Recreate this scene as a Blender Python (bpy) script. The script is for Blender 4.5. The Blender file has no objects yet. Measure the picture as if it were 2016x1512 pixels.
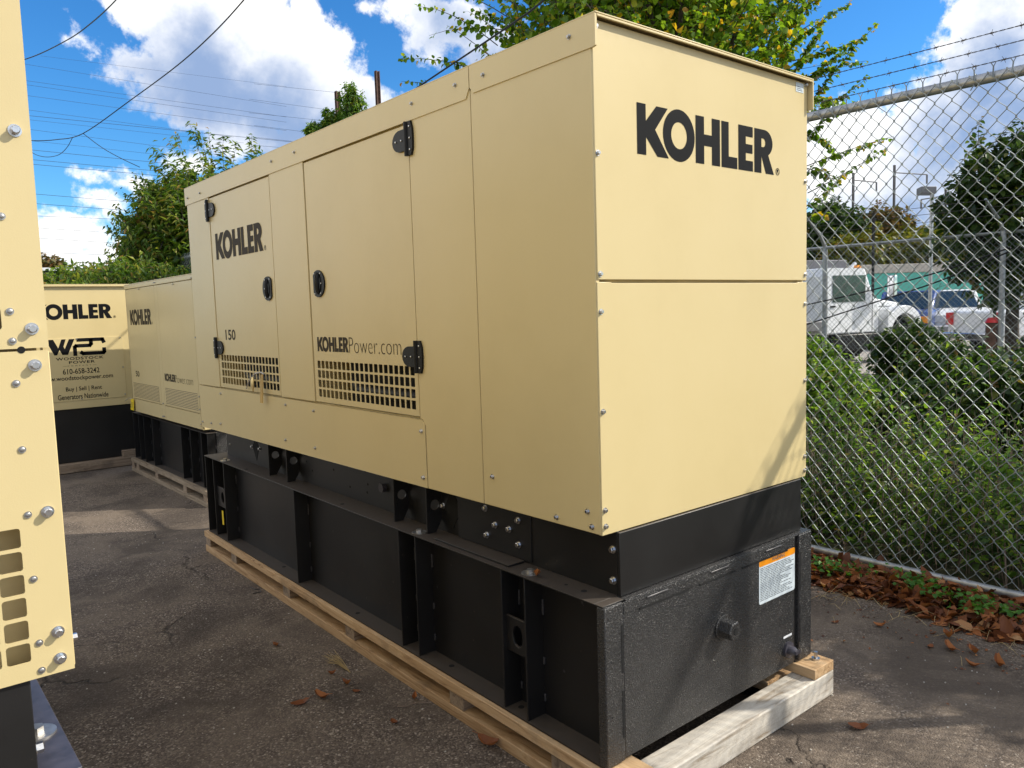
import bpy, math, random
import numpy as np
from mathutils import Vector, Matrix
from mathutils.geometry import tessellate_polygon
random.seed(7); RNG=np.random.default_rng(7)
S=bpy.context.scene; COL=S.collection
# ------------------------------------------------------------------ camera
CAM=Vector((-1.6536,-1.5961,1.5164))
RX=Vector((0.76712848,-0.64076108,-0.03064532)); UX=Vector((0.08223409,0.05084948,0.99531497)); FX=Vector((0.63620079,0.76605455,-0.09170048))
cd=bpy.data.cameras.new('camera'); cam=bpy.data.objects.new('camera',cd); COL.objects.link(cam)
cd.sensor_width=36; cd.lens=1548.03/2016*36; cd.clip_start=.05; cd.clip_end=3000
cam.matrix_world=Matrix(((RX.x,UX.x,-FX.x,CAM.x),(RX.y,UX.y,-FX.y,CAM.y),(RX.z,UX.z,-FX.z,CAM.z),(0,0,0,1)))
S.camera=cam
def sight(u,v,dist):
    "world point at horizontal distance dist in the direction of photo pixel u,v"
    d=FX*1548.03+RX*(u-1008)-UX*(v-756); h=math.hypot(d.x,d.y)
    return CAM+d*(dist/h)
def azel(u,v):
    d=FX*1548.03+RX*(u-1008)-UX*(v-756)
    return math.degrees(math.atan2(d.x,d.y)),math.degrees(math.atan2(d.z,math.hypot(d.x,d.y)))
def ongnd(u,v,z=0.0):
    d=FX*1548.03+RX*(u-1008)-UX*(v-756); t=(z-CAM.z)/d.z
    return CAM+d*t
# ------------------------------------------------------------------ light
SUN_EL=math.radians(37.6); SUNDIR=Vector((.797*math.cos(SUN_EL),-.604*math.cos(SUN_EL),math.sin(SUN_EL))).normalized()
sd=bpy.data.lights.new('sun','SUN'); sun=bpy.data.objects.new('sun',sd); COL.objects.link(sun)
sd.energy=3.25; sd.angle=math.radians(.5); sd.color=(1,.93,.82)
sun.rotation_euler=SUNDIR.to_track_quat('Z','Y').to_euler(); sun.location=(20,-15,20)
S.view_settings.view_transform='Standard'; S.view_settings.look='None'; S.view_settings.gamma=1; S.view_settings.use_curve_mapping=False
S.view_settings.exposure=0.68
W=bpy.data.worlds.new('World'); S.world=W; W.use_nodes=True
def build_world():
    nt=W.node_tree; N=nt.nodes; L=nt.links; N.clear()
    out=N.new('ShaderNodeOutputWorld')
    sky=N.new('ShaderNodeTexSky'); sky.sky_type='NISHITA'; sky.sun_disc=False
    sky.sun_elevation=SUN_EL; sky.sun_rotation=math.atan2(SUNDIR.x,SUNDIR.y)
    sky.air_density=1.0; sky.dust_density=.3; sky.ozone_density=2.5
    hs=N.new('ShaderNodeHueSaturation'); hs.inputs['Saturation'].default_value=1.28; hs.inputs['Value'].default_value=1.35
    L.new(sky.outputs[0],hs.inputs['Color'])
    b1=N.new('ShaderNodeBackground'); b1.inputs[1].default_value=.15
    tint=N.new('ShaderNodeMix'); tint.data_type='RGBA'; tint.blend_type='MULTIPLY'; tint.inputs[0].default_value=1; tint.inputs[7].default_value=(.27,.45,.56,1)
    L.new(hs.outputs[0],tint.inputs[6]); L.new(tint.outputs[2],b1.inputs[0])
    tc=N.new('ShaderNodeTexCoord')
    nz=N.new('ShaderNodeVectorMath'); nz.operation='NORMALIZE'; L.new(tc.outputs['Generated'],nz.inputs[0])
    D=nz.outputs[0]
    def M(op,a,b=None,c=None):
        m=N.new('ShaderNodeMath'); m.operation=op
        for i,x in enumerate((a,b,c)):
            if x is None: continue
            if isinstance(x,(int,float)): m.inputs[i].default_value=x
            else: L.new(x,m.inputs[i])
        return m.outputs[0]
    sp=N.new('ShaderNodeSeparateXYZ'); L.new(D,sp.inputs[0])
    az=M('MULTIPLY',M('ARCTAN2',sp.outputs[0],sp.outputs[1]),57.2958)
    el=M('MULTIPLY',M('ARCSINE',sp.outputs[2]),57.2958)
    def noise(scale,det,rough,dist=0,off=0):
        n=N.new('ShaderNodeTexNoise'); n.inputs['Scale'].default_value=scale; n.inputs['Detail'].default_value=det
        n.inputs['Roughness'].default_value=rough; n.inputs['Distortion'].default_value=dist
        if off:
            a=N.new('ShaderNodeVectorMath'); a.operation='ADD'; a.inputs[1].default_value=off; L.new(D,a.inputs[0]); L.new(a.outputs[0],n.inputs['Vector'])
        else: L.new(D,n.inputs['Vector'])
        return n
    n1=noise(13,9,.62); n2=noise(34,6,.62,0); n3=noise(9,5,.55,0,(.05,-.03,.09))
    s1=N.new('ShaderNodeSeparateColor'); L.new(n1.outputs['Color'],s1.inputs[0])
    azd=M('ADD',az,M('MULTIPLY',M('SUBTRACT',s1.outputs[0],.5),7.0))
    eld=M('ADD',el,M('MULTIPLY',M('SUBTRACT',s1.outputs[1],.5),6.0))
    cb=N.new('ShaderNodeCombineXYZ'); L.new(azd,cb.inputs[0]); L.new(eld,cb.inputs[1])
    def field(blobs):
        acc=None
        for (a,e,ra,re) in blobs:
            m=N.new('ShaderNodeVectorMath'); m.operation='SUBTRACT'; m.inputs[1].default_value=(a,e,0); L.new(cb.outputs[0],m.inputs[0])
            s=N.new('ShaderNodeVectorMath'); s.operation='MULTIPLY'; s.inputs[1].default_value=(1/ra,1/re,0); L.new(m.outputs[0],s.inputs[0])
            l=N.new('ShaderNodeVectorMath'); l.operation='LENGTH'; L.new(s.outputs[0],l.inputs[0])
            v=M('SUBTRACT',1.0,l.outputs['Value'])
            v=M('MULTIPLY',v,min(ra,re)/3.0)
            acc=v if acc is None else M('MAXIMUM',acc,v)
        return acc
    k=.037
    px=[(300,-20,120,80),(440,60,140,120),(560,130,140,110),(650,190,90,80),(700,200,75,50),(440,180,150,80),(600,40,60,70),(280,140,60,35),(510,265,110,45),(640,260,70,60),
        (790,10,50,35),(880,55,90,60),(960,110,80,60),
        (2040,50,150,150),(1960,190,180,100),(1690,330,110,100),(1920,430,230,95),(1640,250,60,50),(2130,300,260,220),(1700,450,160,70),(1850,500,300,60),
        (200,352,34,18),(222,410,30,20),(150,455,80,36),(110,490,110,34),(240,500,110,36),(145,80,20,11),(370,330,60,30),(270,370,40,18),(1010,430,400,60)]
    bl=[]
    for (u,v,a,b) in px:
        A,E=azel(u,v); bl.append((A,E,a*k,b*k))
    for A,E,a,b in ((20,48,16,6),(60,40,14,5),(45,62,30,8),(-12,30,9,5),(88,35,10,6)): bl.append((A,E,a,b))
    f=field(bl)
    lo=noise(2.3,2,.5,0,(1.3,.7,.2))
    away=M('SUBTRACT',M('ABSOLUTE',M('SUBTRACT',az,42.0)),52.0)          # the clouds go on all round the sky, denser out of frame for ambient light
    gen=M('SUBTRACT',M('MULTIPLY',M('SUBTRACT',lo.outputs['Fac'],.40),4.0),M('MAXIMUM',M('MULTIPLY',away,-.12),0.0))
    f=M('MAXIMUM',f,gen)
    fb=M('SUBTRACT',n2.outputs['Fac'],.5)
    dens=N.new('ShaderNodeMapRange'); dens.interpolation_type='SMOOTHSTEP'; dens.inputs['From Min'].default_value=-.06; dens.inputs['From Max'].default_value=.26
    L.new(M('ADD',f,M('MULTIPLY',fb,.85)),dens.inputs['Value'])
    # grey undersides
    gpx=[(450,190,170,80),(580,250,110,50),(1930,250,110,80),(1800,450,160,40),(2050,300,110,80),(960,110,80,50),(900,60,60,40),(1960,150,60,60)]
    gb=[]
    for (u,v,a,b) in gpx:
        A,E=azel(u,v); gb.append((A,E,a*k,b*k))
    g=field(gb)
    gm=N.new('ShaderNodeMapRange'); gm.interpolation_type='SMOOTHSTEP'; gm.inputs['From Min'].default_value=-.75; gm.inputs['From Max'].default_value=.85
    L.new(M('ADD',M('MULTIPLY',g,.9),M('MULTIPLY',M('SUBTRACT',n3.outputs['Fac'],.42),2.2)),gm.inputs['Value'])
    mx=N.new('ShaderNodeMix'); mx.data_type='RGBA'; mx.inputs[6].default_value=(1.0,.985,.96,1); mx.inputs[7].default_value=(.24,.335,.53,1)
    L.new(gm.outputs[0],mx.inputs[0])
    b2=N.new('ShaderNodeBackground'); b2.inputs[1].default_value=.86; L.new(mx.outputs[2],b2.inputs[0])
    ms=N.new('ShaderNodeMixShader'); 
    above=M('GREATER_THAN',sp.outputs[2],-.01)
    L.new(M('MULTIPLY',M('MULTIPLY',dens.outputs[0],.97),above),ms.inputs[0]); L.new(b1.outputs[0],ms.inputs[1]); L.new(b2.outputs[0],ms.inputs[2])
    L.new(ms.outputs[0],out.inputs[0])
build_world()
# ------------------------------------------------------------------ materials
MATS={}
class G:
    def __init__(s,name):
        s.m=bpy.data.materials.new(name); s.m.use_nodes=True; MATS[name]=s.m
        s.N=s.m.node_tree.nodes; s.L=s.m.node_tree.links; s.b=s.N['Principled BSDF']
        s.tc=s.N.new('ShaderNodeTexCoord')
    def lk(s,a,b): s.L.new(a,b)
    def coord(s,scale=(1,1,1),kind='Object'):
        m=s.N.new('ShaderNodeMapping'); m.inputs['Scale'].default_value=scale; s.lk(s.tc.outputs[kind],m.inputs[0]); return m.outputs[0]
    def geo(s,scale=(1,1,1)):
        g=s.N.new('ShaderNodeNewGeometry'); m=s.N.new('ShaderNodeMapping'); m.inputs['Scale'].default_value=scale; s.lk(g.outputs['Position'],m.inputs[0]); return m.outputs[0]
    def noise(s,v,scale,det=3,rough=.55,dist=0):
        n=s.N.new('ShaderNodeTexNoise'); s.lk(v,n.inputs['Vector']); n.inputs['Scale'].default_value=scale; n.inputs['Detail'].default_value=det; n.inputs['Roughness'].default_value=rough; n.inputs['Distortion'].default_value=dist; return n.outputs['Fac']
    def vor(s,v,scale,out='Distance',feat='F1'):
        n=s.N.new('ShaderNodeTexVoronoi'); n.feature=feat; s.lk(v,n.inputs['Vector']); n.inputs['Scale'].default_value=scale; return n.outputs[out]
    def ramp(s,f,stops):
        r=s.N.new('ShaderNodeValToRGB'); e=r.color_ramp.elements
        while len(e)<len(stops): e.new(.5)
        for i,(p,c) in enumerate(stops):
            e[i].position=p; e[i].color=(*c,1) if len(c)==3 else c
        s.lk(f,r.inputs[0]); return r.outputs[0]
    def mix(s,f,a,b,mode='MIX'):
        m=s.N.new('ShaderNodeMix'); m.data_type='RGBA'; m.blend_type=mode
        for i,x in ((0,f),(6,a),(7,b)):
            if isinstance(x,(int,float)): m.inputs[i].default_value=x
            elif isinstance(x,tuple): m.inputs[i].default_value=(*x,1) if len(x)==3 else x
            else: s.lk(x,m.inputs[i])
        return m.outputs[2]
    def math(s,op,a,b=0.0):
        m=s.N.new('ShaderNodeMath'); m.operation=op
        for i,x in enumerate((a,b)):
            if isinstance(x,(int,float)): m.inputs[i].default_value=x
            else: s.lk(x,m.inputs[i])
        return m.outputs[0]
    def set(s,**k):
        for n,x in k.items():
            i=s.b.inputs[n.replace('_',' ')]
            if isinstance(x,(int,float)): i.default_value=x
            elif isinstance(x,tuple): i.default_value=(*x,1) if len(x)==3 else x
            else: s.lk(x,i)
        return s
    def bump(s,h,strength=.3,dist=.01):
        b=s.N.new('ShaderNodeBump'); b.inputs['Strength'].default_value=strength; b.inputs['Distance'].default_value=dist; s.lk(h,b.inputs['Height']); s.lk(b.outputs[0],s.b.inputs['Normal'])
def plain(name,c,rough=.5,metal=0.0,var=.12,vs=6.0,bs=0,bscale=200,spec=.5):
    g=G(name); v=g.coord(); n=g.noise(v,vs,4)
    c2=tuple(x*(1-var) for x in c); c3=tuple(min(1,x*(1+var)) for x in c)
    g.set(Base_Color=g.ramp(n,[(.3,c2),(.7,c3)]),Roughness=rough,Metallic=metal)
    g.b.inputs['Specular IOR Level'].default_value=spec
    if bs: g.bump(g.noise(v,bscale,2),bs,.002)
    return g.m
def mk_cream():
    g=G('cream_paint'); v=g.coord(); n=g.noise(v,2.2,5,.6); f=g.noise(v,55,3)
    c=g.ramp(n,[(.22,(.605,.490,.245)),(.5,(.640,.522,.268)),(.8,(.655,.538,.284))])
    sp=g.noise(v,140,1); spm=g.ramp(sp,[(.79,(0,0,0)),(.83,(1,1,1))])
    c=g.mix(g.math('MULTIPLY',spm,.35),c,(.38,.28,.14))
    # faint rain streaks
    st=g.noise(g.coord((30,30,1.2)),1.0,4); c=g.mix(g.math('MULTIPLY',g.ramp(st,[(.55,(0,0,0)),(.75,(1,1,1))]),.03),c,(.45,.36,.22))
    g.set(Base_Color=c,Roughness=g.ramp(f,[(.3,(.30,)*3),(.7,(.38,)*3)])); g.b.inputs['Specular IOR Level'].default_value=.5
    g.bump(g.math('ADD',g.math('MULTIPLY',g.noise(v,3.0,1),9.0),g.noise(v,420,2)),.10,.0012)
mk_cream()
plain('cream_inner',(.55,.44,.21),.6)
plain('decal_black',(.008,.0085,.010),.6,var=.05,spec=.08)
plain('decal_brown',(.04,.03,.018),.6,var=.05,spec=.15)
def mk_black():
    g=G('black_metal'); v=g.coord(); n=g.noise(v,3,5,.6); d=g.noise(v,30,4,.7)
    gn=g.N.new('ShaderNodeNewGeometry'); sx=g.N.new('ShaderNodeSeparateXYZ'); g.lk(gn.outputs['Normal'],sx.inputs[0])
    up=g.math('GREATER_THAN',sx.outputs[2],.7)
    c=g.ramp(n,[(.3,(.009,.0088,.0088)),(.75,(.015,.0145,.0145))])
    spk=g.ramp(g.noise(v,60,2),[(.74,(0,0,0)),(.77,(1,1,1))]); c=g.mix(g.math('MULTIPLY',spk,.25),c,(.22,.17,.12))
    dust=g.math('MULTIPLY',up,g.ramp(d,[(.2,(.35,)*3),(.8,(.8,)*3)]))   # dust lying on ledges
    c=g.mix(dust,c,(.085,.066,.05))
    g.set(Base_Color=c,Roughness=g.mix(dust,g.ramp(n,[(.3,(.33,)*3),(.7,(.42,)*3)]),(.8,.8,.8)))
    g.b.inputs['Specular IOR Level'].default_value=.5
    g.bump(g.noise(v,250,2),.06,.001)
mk_black()
def mk_black_text():
    g=G('black_textured'); v=g.coord(); n=g.noise(v,4,4); f=g.vor(v,230)
    f2=g.noise(v,160,3,.7)
    g.set(Base_Color=g.ramp(n,[(.3,(.017,.0165,.0165)),(.7,(.030,.029,.0285))]),Roughness=g.ramp(f2,[(.3,(.17,)*3),(.7,(.38,)*3)]))
    g.b.inputs['Specular IOR Level'].default_value=.75
    g.bump(g.mix(.6,g.noise(v,330,1,.5),f2),1.0,.006)
mk_black_text()
plain('black_gloss',(.05,.047,.06),.38,var=.35,vs=30,spec=.6,bs=.1,bscale=60)
plain('black_plastic',(.008,.008,.008),.42,var=.2,bs=.1,spec=.25)
plain('hole_dark',(.003,.003,.003),.9)
plain('zinc',(.62,.62,.62),.28,1.0,var=.15,vs=200)
plain('zinc_dull',(.45,.44,.42),.4,.9,var=.2,vs=60)
plain('weld',(.08,.078,.08),.35,.3,var=.4,vs=80)
plain('white_paint',(.74,.76,.78),.3,var=.04)
plain('label_white',(.62,.70,.74),.3,var=.03,vs=3)
plain('label_orange',(.85,.30,.01),.35,var=.05)
plain('label_ink',(.09,.11,.13),.5)
plain('yellow_plastic',(.85,.62,.02),.45,var=.1)
plain('tan_tape',(.42,.26,.05),.5,var=.2)
plain('brass',(.75,.6,.3),.3,.9)
plain('strap',(.42,.40,.38),.3)
plain('glass_dark',(.02,.035,.045),.06,var=.2,spec=.9)
plain('glass_green_reflection',(.012,.045,.03),.12,var=.6,vs=5,spec=.6)  # green reflection in the cab side windows put into the glass colour
plain('blue_paint',(.03,.07,.24),.25,var=.1,spec=.7)
plain('tyre',(.02,.02,.02),.8)
plain('chrome',(.7,.7,.72),.15,1.0)
plain('amber',(.85,.3,.02),.3)
plain('red_plastic',(.6,.02,.02),.3)
plain('green_wall',(.10,.42,.34),.7,var=.06)
plain('concrete',(.42,.39,.34),.85,var=.15,vs=12,bs=.3)
plain('grey_panel',(.15,.15,.165),.6)
plain('rust',(.12,.065,.045),.85,var=.35,vs=10,bs=.4)
plain('steel_grey',(.16,.16,.165),.6,.3,var=.2)
plain('cable_black',(.01,.01,.012),.5)
plain('wire_far',(.05,.07,.12),.7)
plain('house_siding',(.045,.05,.06),.8)
plain('roof_dark',(.06,.055,.055),.85)
def mk_galv():
    g=G('galvanised'); v=g.coord(); n=g.noise(v,14,5,.6); f=g.vor(v,90,'Color')
    c=g.ramp(n,[(.3,(.24,.255,.27)),(.55,(.40,.415,.43)),(.8,(.33,.33,.32))])
    g.set(Base_Color=c,Roughness=.42,Metallic=.75); g.bump(n,.1,.002)
mk_galv()
plain('galv_wire',(.27,.30,.305),.58,.5,var=.45,vs=5)
plain('barb_wire',(.10,.09,.085),.6,.6,var=.4,vs=60)
def mk_wood(name,axis,c1,c2,c3,weather=0.0,sc=1.0):
    g=G(name); a=[34*sc]*3; a[axis]=1.6*sc; v=g.coord(tuple(a)); 
    a2=[7]*3; a2[axis]=.8; v2=g.coord(tuple(a2)); d=g.noise(v2,1.5,3)
    sx=g.N.new('ShaderNodeVectorMath'); sx.operation='ADD'; g.lk(v,sx.inputs[0])
    cb=g.N.new('ShaderNodeCombineXYZ'); 
    for i in range(3): g.lk(g.math('MULTIPLY',d,9.0),cb.inputs[i])
    g.lk(cb.outputs[0],sx.inputs[1])
    n=g.noise(sx.outputs[0],1.0,5,.6,.4)
    kn=g.vor(g.coord(tuple((9 if i!=axis else 2.4) for i in range(3))),1.0)
    c=g.ramp(n,[(.30,c3),(.45,c2),(.62,c1)])
    c=g.mix(g.ramp(kn,[(.0,(.8,)*3),(.13,(0,0,0))]),c,c3)
    dk=g.noise(g.coord(),5.0,5,.65); c=g.mix(g.math('MULTIPLY',g.ramp(dk,[(.55,(0,0,0)),(.75,(1,1,1))]),.45+weather*.3),c,(.11,.09,.07))
    rnd=g.N.new('ShaderNodeObjectInfo'); c=g.mix(.35,c,g.ramp(rnd.outputs['Random'],[(0,(.55,.5,.45)),(1,(1,.97,.92))]),'MULTIPLY')
    g.set(Base_Color=c,Roughness=.78); g.b.inputs['Specular IOR Level'].default_value=.25
    g.bump(g.mix(.3,n,g.noise(g.coord(),120,3)),.8,.003)
mk_wood('pine_y',1,(.60,.42,.24),(.48,.31,.16),(.24,.14,.07))
mk_wood('pine_x',0,(.58,.37,.18),(.46,.27,.12),(.22,.12,.05))
mk_wood('pallet_grey',0,(.36,.28,.20),(.27,.20,.14),(.12,.09,.07),.5)
mk_wood('pallet_far',1,(.36,.29,.21),(.28,.22,.15),(.14,.1,.07),.4)
mk_wood('timber_white',0,(.66,.63,.56),(.55,.51,.44),(.30,.24,.17),.2,.6)
def mk_asphalt():
    g=G('asphalt'); v=g.geo(); 
    big=g.noise(v,.9,5,.6); med=g.noise(v,5.5,4,.6); st=g.vor(v,150,'Color'); sd=g.vor(v,150); fine=g.noise(v,260,3,.7)
    sc=g.N.new('ShaderNodeSeparateColor'); g.lk(st,sc.inputs[0])
    base=g.ramp(sc.outputs[0],[(.0,(.062,.048,.037)),(.5,(.118,.092,.071)),(.85,(.19,.152,.118)),(.96,(.28,.232,.185)),(1,(.44,.38,.31))])
    dusty=g.mix(g.ramp(fine,[(.3,(.3,)*3),(.7,(.8,)*3)]),(.135,.105,.078),(.235,.187,.14))
    m=g.ramp(g.math('ADD',g.math('MULTIPLY',big,.7),g.math('MULTIPLY',med,.3)),[(.44,(0,0,0)),(.58,(1,1,1))])
    c=g.mix(g.math('MULTIPLY',m,.72),base,dusty)
    dk=g.ramp(g.noise(v,1.7,5,.6,.5),[(.48,(0,0,0)),(.62,(1,1,1))]); c=g.mix(g.math('MULTIPLY',dk,.62),c,(.05,.039,.031))
    # cracks
    cv=g.N.new('ShaderNodeVectorMath'); cv.operation='ADD'; g.lk(g.geo(),cv.inputs[0])
    dn=g.N.new('ShaderNodeTexNoise'); dn.inputs['Scale'].default_value=4; dn.inputs['Detail'].default_value=5; g.lk(v,dn.inputs['Vector'])
    ms=g.N.new('ShaderNodeVectorMath'); ms.operation='SCALE'; ms.inputs['Scale'].default_value=.35; g.lk(dn.outputs['Color'],ms.inputs[0]); g.lk(ms.outputs[0],cv.inputs[1])
    e=g.vor(cv.outputs[0],.62,'Distance','DISTANCE_TO_EDGE')
    cm=g.math('MULTIPLY',g.ramp(e,[(.0015,(1,1,1)),(.0055,(0,0,0))]),g.ramp(g.noise(v,1.1,3),[(.50,(0,0,0)),(.56,(1,1,1))]))
    c=g.mix(g.math('MULTIPLY',cm,.75),c,(.02,.016,.013))
    g.set(Base_Color=c,Roughness=.88); g.b.inputs['Specular IOR Level'].default_value=.3
    h=g.math('SUBTRACT',g.math('ADD',g.math('MULTIPLY',g.math('SUBTRACT',1.0,sd),1.0),g.math('MULTIPLY',fine,.6)),g.math('MULTIPLY',cm,4.0))
    g.bump(h,.8,.0035)
mk_asphalt()
def mk_soil():
    g=G('soil'); v=g.geo(); n=g.noise(v,3,6,.65); f=g.noise(v,60,4)
    c=g.ramp(n,[(.3,(.035,.026,.016)),(.55,(.05,.055,.02)),(.75,(.08,.06,.035))]); g.set(Base_Color=c,Roughness=.95); g.bump(f,.8,.02)
mk_soil()
def mk_lot():
    g=G('gravel'); v=g.geo(); n=g.noise(v,2,5); f=g.vor(v,30); g.set(Base_Color=g.ramp(n,[(.3,(.28,.25,.22)),(.7,(.42,.39,.35))]),Roughness=.9); g.bump(f,.6,.02)
mk_lot()
def mk_leaf(name,stops,trans=.35,rough=.45):
    g=G(name); ge=g.N.new('ShaderNodeNewGeometry'); r=ge.outputs['Random Per Island']
    c=g.ramp(r,stops); g.set(Base_Color=c,Roughness=rough); g.b.inputs['Specular IOR Level'].default_value=.35
    t=g.N.new('ShaderNodeBsdfTranslucent'); g.lk(g.mix(1.0,c,(1.6,1.6,.8),'MULTIPLY'),t.inputs[0])
    m=g.N.new('ShaderNodeMixShader'); m.inputs[0].default_value=trans; g.lk(g.b.outputs[0],m.inputs[1]); g.lk(t.outputs[0],m.inputs[2])
    o=g.N['Material Output']; g.lk(m.outputs[0],o.inputs[0])
mk_leaf('leaf_linden',[(0,(.06,.13,.012)),(.4,(.11,.21,.018)),(.72,(.20,.32,.025)),(.88,(.30,.36,.03)),(.945,(.62,.42,.02)),(1,(.38,.20,.03))],.45)
mk_leaf('leaf_sumac',[(0,(.035,.08,.015)),(.4,(.085,.16,.022)),(.72,(.17,.25,.035)),(.93,(.30,.31,.06)),(1,(.30,.17,.06))],.4)
mk_leaf('leaf_dark',[(0,(.016,.038,.010)),(.55,(.034,.074,.015)),(.85,(.07,.125,.022)),(.97,(.15,.19,.04)),(1,(.20,.12,.05))],.3)
mk_leaf('leaf_weed',[(0,(.05,.11,.016)),(.5,(.10,.20,.025)),(.8,(.20,.33,.04)),(.95,(.30,.36,.06)),(1,(.28,.18,.06))],.4)
mk_leaf('leaf_autumn',[(0,(.07,.09,.014)),(.45,(.14,.16,.02)),(.8,(.22,.21,.03)),(1,(.27,.15,.03))],.3)
mk_leaf('leaf_rustbrown',[(0,(.06,.07,.02)),(.45,(.12,.11,.035)),(1,(.22,.11,.04))],.25)
mk_leaf('leaf_clover',[(0,(.04,.13,.015)),(.6,(.07,.20,.02)),(1,(.13,.26,.04))],.35)
mk_leaf('leaf_litter',[(0,(.07,.024,.010)),(.4,(.14,.045,.016)),(.75,(.24,.08,.022)),(.93,(.36,.13,.035)),(1,(.38,.22,.10))],.12,.6)
plain('bark',(.07,.055,.042),.9,var=.3,vs=20,bs=.5,bscale=40)
plain('twig',(.16,.12,.09),.85,var=.3,vs=20)
plain('straw',(.45,.34,.16),.8,var=.2,vs=20)
def mk_perf():
    g=G('perforated_panel'); br=g.N.new('ShaderNodeTexBrick'); 
    v=g.N.new('ShaderNodeVectorMath'); v.operation='MULTIPLY'; g.lk(g.tc.outputs['UV'],v.inputs[0]); v.inputs[1].default_value=(1,1,1); g.lk(v.outputs[0],br.inputs['Vector'])
    br.inputs['Color1'].default_value=(.012,.012,.012,1); br.inputs['Color2'].default_value=(.03,.026,.016,1); br.inputs['Mortar'].default_value=(.66,.53,.27,1)
    br.inputs['Scale'].default_value=1; br.inputs['Mortar Size'].default_value=.0034; br.inputs['Brick Width'].default_value=.026; br.inputs['Row Height'].default_value=.0135; br.inputs['Mortar Smooth'].default_value=0
    g.set(Base_Color=br.outputs['Color'],Roughness=.5)
mk_perf()
# ------------------------------------------------------------------ mesh helpers
class MB:
    def __init__(s): s.v=[]; s.f=[]
    def add(s,vs,fs):
        b=len(s.v); s.v+= [tuple(x) for x in vs]; s.f+=[tuple(i+b for i in f) for f in fs]; return s
    def box(s,x0,x1,y0,y1,z0,z1):
        if x0>x1:x0,x1=x1,x0
        if y0>y1:y0,y1=y1,y0
        return s.add([(x0,y0,z0),(x1,y0,z0),(x1,y1,z0),(x0,y1,z0),(x0,y0,z1),(x1,y0,z1),(x1,y1,z1),(x0,y1,z1)],
            [(0,3,2,1),(4,5,6,7),(0,1,5,4),(1,2,6,5),(2,3,7,6),(3,0,4,7)])
    def obox(s,c,ax,ay,az):
        c,ax,ay,az=map(Vector,(c,ax,ay,az)); vs=[c+ax*i+ay*j+az*k for k in(-1,1) for j in(-1,1) for i in(-1,1)]
        return s.add(vs,[(0,2,3,1),(4,5,7,6),(0,1,5,4),(1,3,7,5),(3,2,6,7),(2,0,4,6)])
    def tube(s,pts,r,n=8,cap=True):
        pts=[Vector(p) for p in pts]; rs=r if isinstance(r,(list,tuple)) else [r]*len(pts); rings=[]; up=None
        for i,p in enumerate(pts):
            t=(pts[min(i+1,len(pts)-1)]-pts[max(i-1,0)]).normalized()
            if up is None: up=Vector((0,0,1)) if abs(t.z)<.9 else Vector((1,0,0))
            a=t.cross(up).normalized(); b=a.cross(t).normalized(); up=b
            rings.append([p+(a*math.cos(2*math.pi*k/n)+b*math.sin(2*math.pi*k/n))*rs[i] for k in range(n)])
        vs=[q for R in rings for q in R]; fs=[]
        for i in range(len(pts)-1):
            for k in range(n): fs.append((i*n+k,i*n+(k+1)%n,(i+1)*n+(k+1)%n,(i+1)*n+k))
        if cap: fs.append(tuple(range(n-1,-1,-1))); fs.append(tuple((len(pts)-1)*n+k for k in range(n)))
        return s.add(vs,fs)
    def prism(s,poly,o,u,v,w,holes=()):
        "poly (a,b) in plane o+u*a+v*b extruded by w"
        o,u,v,w=map(Vector,(o,u,v,w)); loops=[poly]+list(holes); flat=[p for l in loops for p in l]
        tr=tessellate_polygon([[Vector((p[0],p[1],0)) for p in l] for l in loops]); n=len(flat)
        vs=[o+u*a+v*b for a,b in flat]+[o+u*a+v*b+w for a,b in flat]
        fs=[]
        for t in tr:
            a,b,c=[Vector(flat[i]) for i in t]
            if (b-a).cross(c-a)<0: t=(t[0],t[2],t[1])
            fs.append((t[2],t[1],t[0])); fs.append(tuple(i+n for i in t))
        k=0
        for l in loops:
            m=len(l)
            for i in range(m): fs.append((k+i,k+(i+1)%m,k+(i+1)%m+n,k+i+n))
            k+=m
        return s.add(vs,fs)
    def flat(s,poly,o,u,v,holes=()):
        o,u,v=map(Vector,(o,u,v)); loops=[poly]+list(holes); flat=[p for l in loops for p in l]
        tr=tessellate_polygon([[Vector((p[0],p[1],0)) for p in l] for l in loops])
        fs=[]
        for t in tr:
            a,b,c=[Vector(flat[i]) for i in t]
            fs.append(t if (b-a).cross(c-a)>0 else (t[0],t[2],t[1]))
        return s.add([o+u*a+v*b for a,b in flat],fs)
    def shear(s,k=.0185,y0=0): s.v=[(x+k*(y-y0),y,z) for x,y,z in s.v]; return s
def wl(o):
    p=Vector((0,0,0))
    while o is not None: p=p+o.location; o=o.parent
    return p
def mesh_of(name,mb,m,off=Vector((0,0,0)),smooth=True):
    me=bpy.data.meshes.new(name); me.from_pydata([(x-off.x,y-off.y,z-off.z) for x,y,z in mb.v],[],mb.f)
    if m: me.materials.append(MATS[m])
    if smooth:
        me.polygons.foreach_set('use_smooth',[True]*len(me.polygons)); me.set_sharp_from_angle(angle=math.radians(35))
    me.update(); return me
def part(name,mb,m,parent=None,bevel=0,smooth=True,fix=False):
    off=wl(parent) if parent else Vector((0,0,0))
    if fix:
        import bmesh
    o=bpy.data.objects.new(name,mesh_of(name,mb,m,off,smooth)); COL.objects.link(o); o.parent=parent
    if bevel:
        b=o.modifiers.new('bevel','BEVEL'); b.width=bevel; b.segments=2; b.limit_method='ANGLE'; b.angle_limit=math.radians(50)
    return o
def inst(name,me,parent,loc,rot=None):
    o=bpy.data.objects.new(name,me); COL.objects.link(o); o.parent=parent; o.location=Vector(loc)-(wl(parent) if parent else Vector((0,0,0)))
    if rot: o.rotation_euler=rot
    return o
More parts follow.
